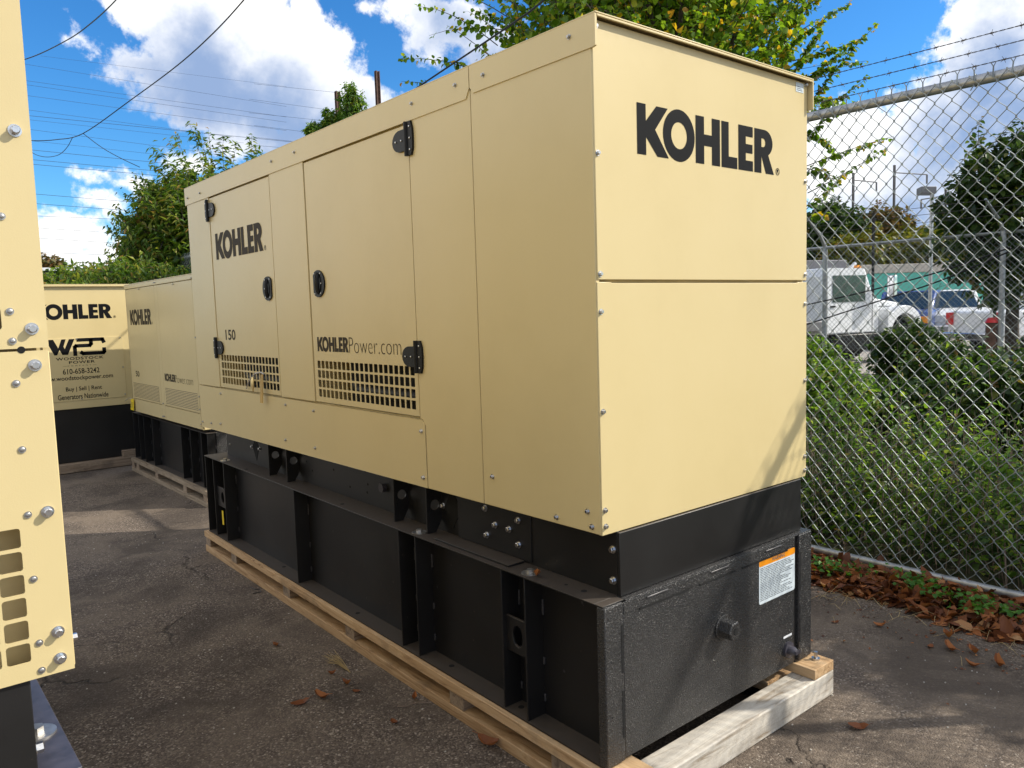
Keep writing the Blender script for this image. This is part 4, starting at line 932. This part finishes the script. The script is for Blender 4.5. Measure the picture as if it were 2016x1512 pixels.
def stalks():
    rng=np.random.default_rng(5); st=MB(); A=[]
    for i in range(85):
        x=2.85+abs(rng.normal(0,.9)); y=rng.uniform(-1.6,2.6); h=rng.uniform(.7,1.35)*min(1,max(.4,1.9-.13*math.hypot(x-CAM.x,y-CAM.y)-.1)); a=np.array([x,y,0]); b=a+np.array([rng.normal(0,.16),rng.normal(0,.16),h])
        m_=(a+b)/2+rng.normal(0,.04,3); st.tube([a,m_,b],[.004,.003,.0012],4,False)
        if i%4: A.append(shoot_leaves(m_,b,int(rng.integers(14,34)),.07,.03,rng,.2,(0,0,0),.5,.03,.05))
    o=part('dry_stalks',st,'twig'); tag(o,'tangle of thin brown stalks rising through the undergrowth','stalks',kind='stuff')
    P,D,Nn,Ls,Ws=[np.concatenate([a[j] for a in A]) for j in range(5)]
    V,F=leaf_arr(P,D,Nn,Ls,Ws,'long'); o=leaf_obj('stalk_leaves',V,F,'leaf_weed'); tag(o,'bright narrow leaves on the tall stalks behind the fence','stalk leaves',kind='stuff')
stalks()
GW='tall weeds close behind the chain link fence'
for i,(u,vb,vt,d,lb) in enumerate([(1780,1010,775,5.6,'tall weed with a pale green leafy top straight behind the fence'),(1845,1050,800,5.0,'leafy weed right of the tallest stem'),(1925,1010,830,5.1,'pale round leaved weed near the right edge'),(1680,980,820,5.8,'bright weed left of the tallest stem'),(1640,1000,700,5.9,'lanky weed beside the generator corner'),(1985,1060,880,4.6,'weed at the right edge by the bottom rail'),(1720,1000,880,5.5,'short bright weed near the bottom rail')]):
    rng=np.random.default_rng(100+i); b=sight(u,vb,d); t_=sight(u+random.uniform(-25,25),vt,d); b=Vector((b.x,b.y,0)); r_=thing('weed',lb,'weed',b,GW)
    st=MB(); A=[]; st.tube([b,(b+t_)/2+Vector((.02,.03,0)),t_],[.005,.004,.002],5)
    A.append(shoot_leaves(b,t_,46,.06,.045,rng,.1,(0,0,0),.4,.02,.2))
    for q in range(9):
        s_=b+(t_-b)*rng.uniform(.3,.95); e=s_+Vector((rng.normal(0,.10),rng.normal(0,.10),rng.uniform(.03,.16))); st.tube([s_,e],[.002,.001],3); A.append(shoot_leaves(s_,e,13,.05,.036,rng,.1,(0,0,0),.4,.012,.1))
    part('stem',st,'twig',r_); P,D,Nn,Ls,Ws=[np.concatenate([a[j] for a in A]) for j in range(5)]
    V,F=leaf_arr(P,D,Nn,Ls,Ws,'round'); leaf_obj('foliage',V,F,'leaf_weed',r_)
# leaf litter, clover, grass bits along the fence
def litter():
    rng=np.random.default_rng(9); n=6800; y=rng.uniform(-2.6,3.2,n); edge=2.16+.05*np.sin(y*3)+.04*np.sin(y*9+1)
    edge=edge+np.where(y<0,.08*(-y),0)
    x=edge+(2.60-edge)*rng.uniform(0,1,n)**.9; z=rng.uniform(.004,.060,n)*np.clip((x-edge)/.12,.12,1)*np.clip((2.68-x)/.15,.2,1)
    P=np.stack([x,y,z],1); D=rnd_dirs(n,rng)*np.array([1,1,.45]); Nn=np.array([0,0,1.0])+rng.normal(0,.45,(n,3))
    L=rng.uniform(.035,.10,n); V,F=leaf_arr(P,D,Nn,L,L*rng.uniform(.45,.65,n),'round')
    V[:,2]=np.maximum(V[:,2],.003)+.010*np.sin(V[:,0]*160)*np.cos(V[:,1]*140)*(V[:,2]>.008)
    o=leaf_obj('leaf_litter',V,F,'leaf_litter'); tag(o,'drift of dry brown leaves along the foot of the fence','leaf litter',kind='stuff')
    n=650; y=rng.choice([-.60,-.22,.10,.52,-1.2],n)+rng.normal(0,.085,n); x=2.38+.06*np.sin(y*7)+rng.normal(0,.055,n); z=rng.uniform(.05,.10,n)
    P=np.stack([x,y,z],1); D=rnd_dirs(n,rng)*np.array([1,1,.3]); Nn=np.array([0,0,1.0])+rng.normal(0,.3,(n,3)); L=rng.uniform(.018,.034,n)
    V,F=leaf_arr(P,D,Nn,L,L*.9,'round'); o=leaf_obj('ground_cover',V,F,'leaf_clover'); tag(o,'bright green clover growing through the brown leaves','ground cover',kind='stuff')
    mb=MB()
    for i in range(260):
        x=2.1+rng.normal(0,.16)+.3*rng.uniform(); y=rng.uniform(-1.2,1.0); a=rng.uniform(0,6.28); l=rng.uniform(.04,.14)
        mb.tube([(x,y,.006),(x+math.cos(a)*l*.5,y+math.sin(a)*l*.5,.02+rng.uniform(0,.02)),(x+math.cos(a)*l,y+math.sin(a)*l,.006)],.0009,3,False)
    o=part('dry_grass',mb,'straw',smooth=False); tag(o,'scattered straw coloured grass bits at the edge of the leaf drift','dry grass',kind='stuff')
litter()
# single fallen leaves
def curled(L,seed,curl=.35):
    rng=np.random.default_rng(seed); mb=MB(); V=[]; n=7
    for i in range(n):
        t=i/(n-1); w=L*.27*math.sin(math.pi*min(1,t*.93+.07))**.7; z=curl*L*(t-.5)**2*2+rng.normal(0,L*.015)
        for s_ in (-1,-.5,0,.5,1): V.append((L*(t-.5),w*s_*(1+rng.normal(0,.06)),z+abs(s_)*w*.55*curl*2+.002))
    F=[(i*5+j,i*5+j+1,i*5+5+j+1,i*5+5+j) for i in range(n-1) for j in range(4)]
    mb.add(V,F); mb.tube([(L*.5,0,V[-3][2]),(L*.72,.004,V[-3][2]+.004)],.0012,4); return mb
CL=[mesh_of('fallen_leaf',curled(.075,s_,c_),'leaf_litter') for s_,c_ in ((1,.3),(2,.7),(3,1.0))]
GL='single brown leaves lying on the asphalt'
leaves=[(592,1386,1.0,'curled brown leaf on the shaded asphalt, lowest left of the pallet'),(634,1375,.9,'crumpled red brown leaf right of the lowest left one'),(682,1348,.6,'small rusty leaf beside a thin twig'),(703,1362,.5,'dull brown leaf just below the twig'),(544,1272,.6,'small orange leaf up left of the dry straw tuft'),(653,1328,.45,'tiny red leaf under the dry straw tuft'),(776,1423,.6,'tan leaf on the shaded asphalt near the bottom'),(960,1468,1.15,'rust coloured leaf against the pallet near the bottom edge'),(816,1377,.5,'small orange brown leaf near the pallet'),
 (1645,1226,.55,'small tan leaf nearest the right corner of the tank'),(1733,1234,.7,'brown leaf in dappled light left of the leaf drift'),(1866,1256,.9,'broad brown leaf below the leaf drift'),(1832,1274,.6,'small pale leaf on dark asphalt'),(1870,1280,.95,'flat brown leaf in the middle of the shade'),(1917,1286,.8,'dark brown leaf right of the flat one'),(1951,1262,1.0,'crumpled leaf close to the right edge'),(1914,1312,.75,'upright orange brown leaf on the asphalt'),(1966,1312,.9,'leaf pair beside the upright orange leaf'),(1690,1433,1.0,'orange leaf beside the long shadow near the bottom'),(2005,1258,.9,'brown leaf at the very right edge')]
for i,(u,v,s_,lb) in enumerate(leaves):
    p=ongnd(u,v); o=inst('fallen_leaf',CL[i%3],None,(p.x,p.y,.001),(random.uniform(-.15,.15),random.uniform(-.15,.15),random.uniform(0,6.28))); o.scale=(s_,s_,s_); tag(o,lb,'leaf',GL)
o=inst('fallen_leaf',CL[2],None,(-.002,.300,ZF+.004),(.3,.2,1.0)); o.scale=(.55,.55,.55); tag(o,'crumpled orange leaf resting on the tank flange beside the round washer','leaf')
def twig(pts,r,lb,m='twig',name='twig'): solo(name,MB().tube([tuple(ongnd(u,v)+Vector((0,0,h))) for u,v,h in pts],r,5),m,lb,'twig','twigs on the asphalt')
twig([(782,1393,.004),(800,1393,.006),(822,1388,.010),(850,1386,.004)],.0022,'pale curved twig on the asphalt near the pallet')
twig([(422,1337,.003),(436,1340,.006),(455,1344,.003)],.0018,'short brown twig on the left of the asphalt')
twig([(672,1357,.003),(690,1352,.008),(706,1345,.003)],.0018,'dark twig beside the small rusty leaf')
twig([(385,1462,.003),(392,1455,.006),(398,1451,.003)],.0018,'tiny dark twig near the lower left')
tf=MB()
for i in range(26):
    a=ongnd(690,1324); rr_=random.uniform; e=ongnd(632+rr_(-4,34),1295+rr_(-6,14)); tf.tube([a,(a+e)/2+Vector((0,0,.02)),e+Vector((0,0,rr_(.005,.035)))],.0007,3,False)
solo('straw_tuft',tf,'straw','dry straw coloured seed tuft on the shaded asphalt','straw')
solo('cable_tie',MB().tube([tuple(ongnd(u,v)+Vector((0,0,.004))) for u,v in ((492,1157),(503,1162),(512,1161),(514,1167),(506,1168),(498,1170))],.0025,5),'cable_black','black plastic tie scrap on the asphalt beside the pallet','scrap')
# broken leaf crumbs
def crumbs():
    rng=np.random.default_rng(21); n=520; y=rng.uniform(-1.6,2.6,n); x=2.2-np.abs(rng.normal(0,.28,n)); P=np.stack([x,y,np.full(n,.004)],1)
    L=rng.uniform(.006,.022,n); V,F=leaf_arr(P,rnd_dirs(n,rng)*np.array([1,1,.3]),np.array([0,0,1.0])+rng.normal(0,.4,(n,3)),L,L*.7,'long'); V[:,2]=np.maximum(V[:,2],.002)
    o=leaf_obj('leaf_crumbs',V,F,'leaf_litter'); tag(o,'small crumbs of broken leaves strewn over the asphalt by the fence','leaf crumbs',kind='stuff')
crumbs()
# small stones
mb=MB(); rng=np.random.default_rng(4)
for i in range(1000):
    x=rng.uniform(-1.5,2.3); y=rng.uniform(-1.4,4.5)
    if 0<x<1.16 and y>-.1: continue
    s_=rng.uniform(.0008,.0030); mb.obox((x,y,s_*.5),(s_,s_*.3,0),(-s_*.4,s_*.8,0),(0,0,s_*.6))
o=part('grit',mb,'concrete',smooth=False); tag(o,'loose pale grit scattered over the asphalt','grit',kind='stuff')
# vines on the left over the fence
GV='vine thickets behind the far generators'
for i,(u,v,d,rx,rz,lb) in enumerate([(110,555,12.5,.9,.42,'vine thicket at the left under the dark house'),(180,545,13,1.0,.5,'leafy vine thicket above the company sign cabinet'),(255,540,13.5,1.0,.52,'vine thicket left of the feathery tree'),(330,545,14,1.0,.5,'vine thicket in front of the feathery tree trunk')]):
    c=sight(u,v,d); tree('vine_thicket',lb,'vines',(c.x,c.y,0),(c.x,c.y,c.z-.22),(rx,rx*.8,rz),True,75,24,.12,.045,'leaf_sumac',.05,'long',GV,(),1500,.5,60+i,.2,(.5,.9),.008)
# ================================================================== BACKGROUND BUILDINGS, POLES, WIRES
h=sight(60,560,34); hb=thing('house','dark sided low house with pale window at the far left behind the vines','house',(h.x,h.y,0))
d_=Vector((h.x-CAM.x,h.y-CAM.y,0)).normalized(); r_=Vector((d_.y,-d_.x,0))
part('wall',MB().obox((h.x,h.y,1.5),r_*2.0,d_*3,(0,0,1.6)),'house_siding',hb)
part('roof',MB().obox((h.x,h.y,3.25),r_*2.3,d_*3.3,(0,0,.12)),'roof_dark',hb,bevel=.02)
part('gutter',MB().obox((h.x-d_.x*3.35,h.y-d_.y*3.35,3.40),r_*2.3,d_*.05,(0,0,.05)),'white_paint',hb)
wp=Vector((h.x,h.y,2.6))-d_*3.02+r_*1.3
wn=part('window',MB().obox(wp,r_*.45,d_*.03,(0,0,.4)),'white_paint',hb); part('pane',MB().obox(wp-d_*.035,r_*.38,d_*.01,(0,0,.33)),'glass_dark',wn)
c=sight(95,512,48); tree('autumn_tree','orange brown tree top over the dark house roof','tree',(c.x,c.y,0),(c.x,c.y,3.9),(1.3,1.3,1.5),False,60,20,.3,.22,'leaf_rustbrown',.15,'long',None,(),700,.4,70,.3,(.4,.8))
def mast(name,lb,u,vt,d,w,m,group,arm=None,base=0.0):
    p=sight(u,vt,d); mb=MB(); mb.box(p.x-w/2,p.x+w/2,p.y-w*.15,p.y+w*.15,0,p.z); mb.box(p.x-w/2,p.x-w/2+w*.15,p.y-w/2,p.y+w/2,0,p.z-.001); mb.box(p.x+w/2-w*.15,p.x+w/2,p.y-w/2,p.y+w/2,0,p.z-.001)
    if arm:
        rv=Vector((d_.y,-d_.x,0)); q=p+RX*arm; mb.tube([(p.x,p.y,p.z-.5),(q.x,q.y,p.z-.7)],.04,5); mb.tube([(q.x,q.y,p.z-.7),(q.x,q.y,p.z-1.3)],.06,5)
    return solo(name,mb,m,lb,'mast',group,base=(p.x,p.y,0))
mast('steel_mast','rusty steel mast left of the narrow tree above the roof',664,180,26,.14,'rust','rusty masts behind the large generator'); mast('steel_mast','taller rusty steel mast right of the narrow tree',742,140,26,.13,'rust','rusty masts behind the large generator')
GM='railway masts beyond the truck lot'
mast('railway_mast','tallest railway mast behind the brown tree',1761,325,60,.13,'steel_grey',GM,2.2); mast('railway_mast','leftmost railway mast over the dark tree',1680,340,60,.13,'steel_grey',GM,1.6); mast('railway_mast','railway mast right of the floodlight',1862,370,60,.12,'steel_grey',GM,-1.6); mast('railway_mast','railway mast farthest right by the shade tree',1895,373,62,.12,'steel_grey',GM,-1.5)
mast('thin_post','thin dark post rising behind the second fence',1720,420,22,.05,'cable_black',None)
p=sight(1835,372,26); fl=thing('floodlight_pole','pole with a square floodlight head behind the second fence','lamp',(p.x,p.y,0))
part('pole',MB().tube([(p.x,p.y,0),(p.x,p.y,p.z)],.055,8),'zinc_dull',fl)
q=sight(1824,376,26); part('lamp_head',MB().obox(q,RX*.22,Vector((0,0,1))*.10,FX*.15),'steel_grey',fl,bevel=.02)
def wire(name,lb,pts,r,m='wire_far',group=None,sag=0.0,n=14):
    mb=MB(); P=[Vector(sight(u,v,d)) for u,v,d in pts]; Q=[]
    if len(P)==2:
        for i in range(n+1):
            t=i/n; Q.append(P[0].lerp(P[1],t)-Vector((0,0,sag*4*t*(1-t))))
    else:
        for i in range(len(P)-1):
            p0=P[max(i-1,0)];p1=P[i];p2=P[i+1];p3=P[min(i+2,len(P)-1)]
            for k_ in range(6):
                t=k_/6; Q.append(.5*((2*p1)+(-p0+p2)*t+(2*p0-5*p1+4*p2-p3)*t*t+(-p0+3*p1-3*p2+p3)*t**3))
        Q.append(P[-1])
    mb.tube(Q,r,5); o=solo(name,mb,m,lb,'cable',group,base=tuple(Q[0])); return o
GC='overhead service cables at upper left'
wire('overhead_cable','thick cable crossing the top left corner',[(-40,135,17),(52,116,16),(130,80,14),(180,45,12.5),(228,0,11),(262,-45,10)],.0085,'cable_black',GC)
wire('overhead_cable','long thick cable rising from lower left to the top centre left',[(20,274,19),(65,277,18.5),(110,275,18),(163,263,17),(260,195,14.5),(350,128,12.5),(420,65,11),(478,2,10),(510,-40,9.4)],.0085,'cable_black',GC)
wire('overhead_cable','drooping loop under the long cable',[(50,286,19),(66,302,18.6),(90,309,18.2),(115,305,17.8),(132,290,17.5),(143,270,17.3)],.006,'cable_black',GC)
wire('overhead_cable','short drop cable running into the feathery tree',[(164,263,17),(200,290,16.5),(235,310,16),(275,329,15.5)],.0065,'cable_black',GC)
wire('overhead_cable','dark cable passing behind the large cabinet roof and the tall tree',[(760,215,9.5),(840,160,8.5),(930,100,7.6),(1040,25,6.6),(1080,-10,6.2)],.009,'cable_black')
GT='thin transmission lines across the sky'
TL=[(60,128,504,200,.5),(200,125,504,163,.35),(60,160,504,222,.6),(60,168,504,232,.6),(60,189,504,249,.6),(60,217,400,262,.6),(60,228,560,278,1),(60,236,420,275,.5),(60,255,330,290,.6),(60,277,300,303,.5),(60,295,290,318,1),(60,314,280,334,1),(60,323,280,343,1),(70,382,250,397,1),(72,401,245,414,1),(72,425,240,432,.9),(75,449,235,459,.9),(78,469,235,479,.9),(80,497,240,503,.9),
    (500,165,680,185,.6),(490,195,650,218,.6),(490,222,650,240,.6),(500,247,610,262,.7),(500,270,600,282,.7),(490,285,570,293,.7)]
for i,(a,b,c,d,th) in enumerate(TL):
    sl=(d-b)/(c-a); u0,u1=(a-120,c+60) if i<19 else (a,c+10)
    ORD=['topmost','second','third','fourth','fifth','sixth','seventh','eighth','ninth','tenth','eleventh','twelfth','thirteenth','fourteenth','fifteenth','sixteenth','seventeenth','eighteenth','lowest'][i] if i<19 else ['topmost','second','third','fourth','fifth','lowest'][i-19]
    wire('transmission_line',(ORD+' from the top of the thin lines in the left sky') if i<19 else (ORD+' of the faint lines below the cloud left of the rusty masts'),[(u0,b-sl*120 if i<19 else b,75),(u1,d+sl*60 if i<19 else d,75)],.013*th+.004,'wire_far',GT,0,2)
GK='black cables strung behind the fence'
wire('low_cable','upper of two black cables sloping up to the shade tree',[(1560,606,7.5),(1700,575,7.2),(1850,535,7),(1990,487,6.8)],.006,'cable_black',GK)
wire('low_cable','lower of two black cables sloping up to the shade tree',[(1560,648,7.5),(1720,596,7.2),(1850,553,7),(1990,494,6.8)],.006,'cable_black',GK)
# green wall building and trailer
a=sight(1560,600,34); b=sight(1930,600,38); gw=thing('green_wall','long teal green wall with pale coping behind the trucks','wall',(a.x,a.y,0))
ab=Vector((b.x-a.x,b.y-a.y,0)); n_=Vector((-ab.y,ab.x,0)).normalized(); mid=(a+b)/2
part('wall_face',MB().obox((mid.x,mid.y,1.30),ab*.5,n_*.15,(0,0,1.30)),'green_wall',gw); part('coping',MB().obox((mid.x,mid.y,2.78),ab*.505,n_*.2,(0,0,.175)),'concrete',gw,bevel=.02)
def prof(loc,ang,poly,y0,y1): # vehicle profile in (x,z), width along y, local -> world
    c,s_=math.cos(ang),math.sin(ang); ex=Vector((c,s_,0)); ey=Vector((-s_,c,0))
    return MB().prism(poly,Vector(loc)+ey*y1,ex,Vector((0,0,1)),ey*(y0-y1))
def lbox(loc,ang,x0,x1,y0,y1,z0,z1):
    c,s_=math.cos(ang),math.sin(ang); ex=Vector((c,s_,0)); ey=Vector((-s_,c,0)); L=Vector(loc)
    return MB().obox(L+ex*(x0+x1)/2+ey*(y0+y1)/2+Vector((0,0,(z0+z1)/2)),ex*(x1-x0)/2,ey*(y1-y0)/2,(0,0,(z1-z0)/2))
def lpt(loc,ang,x,y,z):
    c,s_=math.cos(ang),math.sin(ang); return Vector(loc)+Vector((c*x-s_*y,s_*x+c*y,z))
def wheel(root,loc,ang,x,y,r,w,steer=0,rim='chrome'):
    c=lpt(loc,ang,x,y,r); a=Vector((-math.sin(ang+steer),math.cos(ang+steer),0))
    t_=part('wheel',MB().tube([c-a*w/2,c-a*w*.4,c+a*w*.4,c+a*w/2],[r*.92,r,r,r*.92],20),'tyre',root)
    part('rim',MB().tube([c-a*(w/2+.012),c-a*(w/2-.02)],[r*.52,r*.6],14),rim,t_)
    part('rim',MB().tube([c+a*(w/2+.012),c+a*(w/2-.02)],[r*.52,r*.6],14),rim,t_)
# white flatbed truck: front points to the right of the view
vr=math.atan2(-.44,.9)
def truck():
    loc=sight(1672,640,21.5); loc=Vector((loc.x,loc.y,0)); ang=math.atan2(RX.y,RX.x)+.42   # nose right and slightly away
    r=thing('work_truck','white work truck with rounded fender and steered front wheel behind the fences','truck',loc)
    part('cab',prof(loc,ang,[(-1.8,.75),(.05,.75),(.05,1.40),(-.12,1.6),(-.42,2.28),(-1.65,2.30),(-1.8,2.1)],-.85,.85),'white_paint',r,bevel=.04)
    part('hood',prof(loc,ang,[(.0,.85),(1.15,.85),(1.18,1.25),(1.0,1.45),(.0,1.60)],-.62,.62),'white_paint',r,bevel=.06)
    for s_ in (-1,1):
        P_=[(.20,.62),(.34,.62)]+[(.80+.46*math.cos(t),.72+.46*math.sin(t)) for t in [math.radians(x) for x in range(170,-1,-15)]]+[(1.36,.70)]+[(.80+.60*math.cos(t),.80+.58*math.sin(t)) for t in [math.radians(x) for x in range(0,150,15)]]+[(.20,1.30)]
        part('fender',prof(loc,ang,P_,s_*.62 if s_>0 else -.98,.98 if s_>0 else -.62),'white_paint',r,bevel=.02)
        wheel(r,loc,ang,.80,s_*.80,.44,.26,-.5,'white_paint')
        part('side_window',lbox(loc,ang,-1.45,-.42,s_*.855-.01,s_*.855+.01,1.50,2.12),'glass_green_reflection',r)
        part('step_tank',lbox(loc,ang,-1.4,.1,s_*.7-.2,s_*.7+.2,.35,.74),'black_plastic',r,bevel=.03)
        part('mirror',lbox(loc,ang,.10,.22,s_*1.12-.1,s_*1.12+.1,1.6,2.1),'chrome',r,bevel=.02)
    part('windscreen',MB().add([lpt(loc,ang,-.115,-.72,1.63),lpt(loc,ang,-.115,.72,1.63),lpt(loc,ang,-.385,.66,2.30),lpt(loc,ang,-.385,-.66,2.30)],[(0,1,2,3)]),'glass_dark',r)
    part('flat_bed',lbox(loc,ang,-5.2,-1.85,-1.05,1.05,.85,1.08),'steel_grey',r,bevel=.02)
    for s_ in (-1,1):
        for x_ in (-1.62,-.18): part('door_seam',lbox(loc,ang,x_-.008,x_+.008,s_*.852-.004,s_*.852+.004,.82,2.2),'hole_dark',r)
        part('door_handle',lbox(loc,ang,-1.52,-1.38,s_*.865-.012,s_*.865+.012,1.38,1.42),'black_plastic',r)
        part('headlight',lbox(loc,ang,1.15,1.20,s_*.48-.10,s_*.48+.10,.98,1.14),'chrome',r,bevel=.01)
        part('wheel_well',lbox(loc,ang,.38,1.26,s_*.66-.03,s_*.66+.03,.5,1.2),'hole_dark',r)
    part('grille',lbox(loc,ang,1.16,1.19,-.34,.34,.88,1.22),'black_plastic',r); part('bumper',lbox(loc,ang,1.15,1.36,-.95,.95,.52,.72),'black_plastic',r,bevel=.02)
    part('hood_seam',lbox(loc,ang,.0,1.0,-.628,-.622,1.36,1.372),'hole_dark',r)
    wheel(r,loc,ang,-4.0,-.85,.44,.4); wheel(r,loc,ang,-4.0,.85,.44,.4)
    part('marker_lamp',lbox(loc,ang,-.62,-.5,-.8,-.7,2.30,2.36),'amber',r)
truck()
def pickup(loc,ang,m,label,name,lamp=True):
    r=thing(name,label,'pickup truck',loc)
    part('body',prof(loc,ang,[(-2.7,.55),(2.55,.55),(2.62,.95),(2.45,1.12),(1.1,1.20),(-2.7,1.18)],-.93,.93),m,r,bevel=.06)
    part('cab',prof(loc,ang,[(-1.0,1.17),(1.15,1.18),(.35,1.78),(-.75,1.80),(-1.0,1.7)],-.80,.80),m,r,bevel=.05)
    part('windscreen',MB().add([lpt(loc,ang,1.13,-.70,1.22),lpt(loc,ang,1.13,.70,1.22),lpt(loc,ang,.42,.64,1.75),lpt(loc,ang,.42,-.64,1.75)],[(0,1,2,3)]),'glass_dark',r)
    for s_ in (-1,1):
        part('side_window',prof(loc,ang,[(-.8,1.22),(.85,1.22),(.3,1.68),(-.7,1.70)],s_*.80-.012,s_*.80+.012),'glass_dark',r)
        part('headlight',lbox(loc,ang,2.55,2.66,s_*.70-.17,s_*.70+.17,.80,1.0),'amber' if m=='blue_paint' else 'chrome',r)
        part('tail_light',lbox(loc,ang,-2.76,-2.66,s_*.80-.1,s_*.80+.1,.85,1.15),'red_plastic',r)
        for x in (-1.7,1.65): wheel(r,loc,ang,x,s_*.82,.37,.25)
    part('grille',lbox(loc,ang,2.6,2.655,-.5,.5,.78,1.0),'chrome',r); part('bumper',lbox(loc,ang,2.55,2.76,-.9,.9,.48,.70),'chrome',r,bevel=.03); part('rear_bumper',lbox(loc,ang,-2.86,-2.68,-.9,.9,.48,.66),'chrome',r,bevel=.03)
b_=sight(1792,640,29); pickup(Vector((b_.x,b_.y,0)),math.atan2(CAM.y-b_.y,CAM.x-b_.x)-.15,'blue_paint','dark blue pickup facing the fence between the white vehicles','parked_pickup')
b_=sight(1862,640,30); pickup(Vector((b_.x,b_.y,0)),math.atan2(CAM.y-b_.y,CAM.x-b_.x)+.2,'white_paint','white pickup parked just right of the blue one','parked_pickup')
b_=sight(2110,640,24); pickup(Vector((b_.x,b_.y,0)),math.atan2(RX.y,RX.x)+.15,'white_paint','white pickup at the right with its red tail light showing','parked_pickup')
b_=sight(1575,640,24); 
a_=math.atan2(RX.y,RX.x)+.3; loc=Vector((b_.x,b_.y,0)); r=thing('box_trailer','grey box trailer half hidden behind the large generator','trailer',loc)
part('box',lbox(loc,a_,-1.6,.75,-1,1,.7,2.65),'grey_panel',r,bevel=.02)
for s_ in (-1,1): wheel(r,loc,a_,-.4,s_*.9,.4,.25)
part('diagonal_strut',MB().tube([lpt(loc,a_,-.2,-1.1,1.6),lpt(loc,a_,.95,-1.1,2.55)],.05,8),'white_paint',r)
p=sight(1955,650,15); rp=thing('bollard','short rusty red post seen through the fences','post',(p.x,p.y,0)); part('post',MB().tube([(p.x,p.y,0),(p.x,p.y,1.1)],.11,12),'rust',rp); part('cap',MB().tube([(p.x,p.y,1.1),(p.x,p.y,1.18)],[.13,.08],12),'red_plastic',rp)
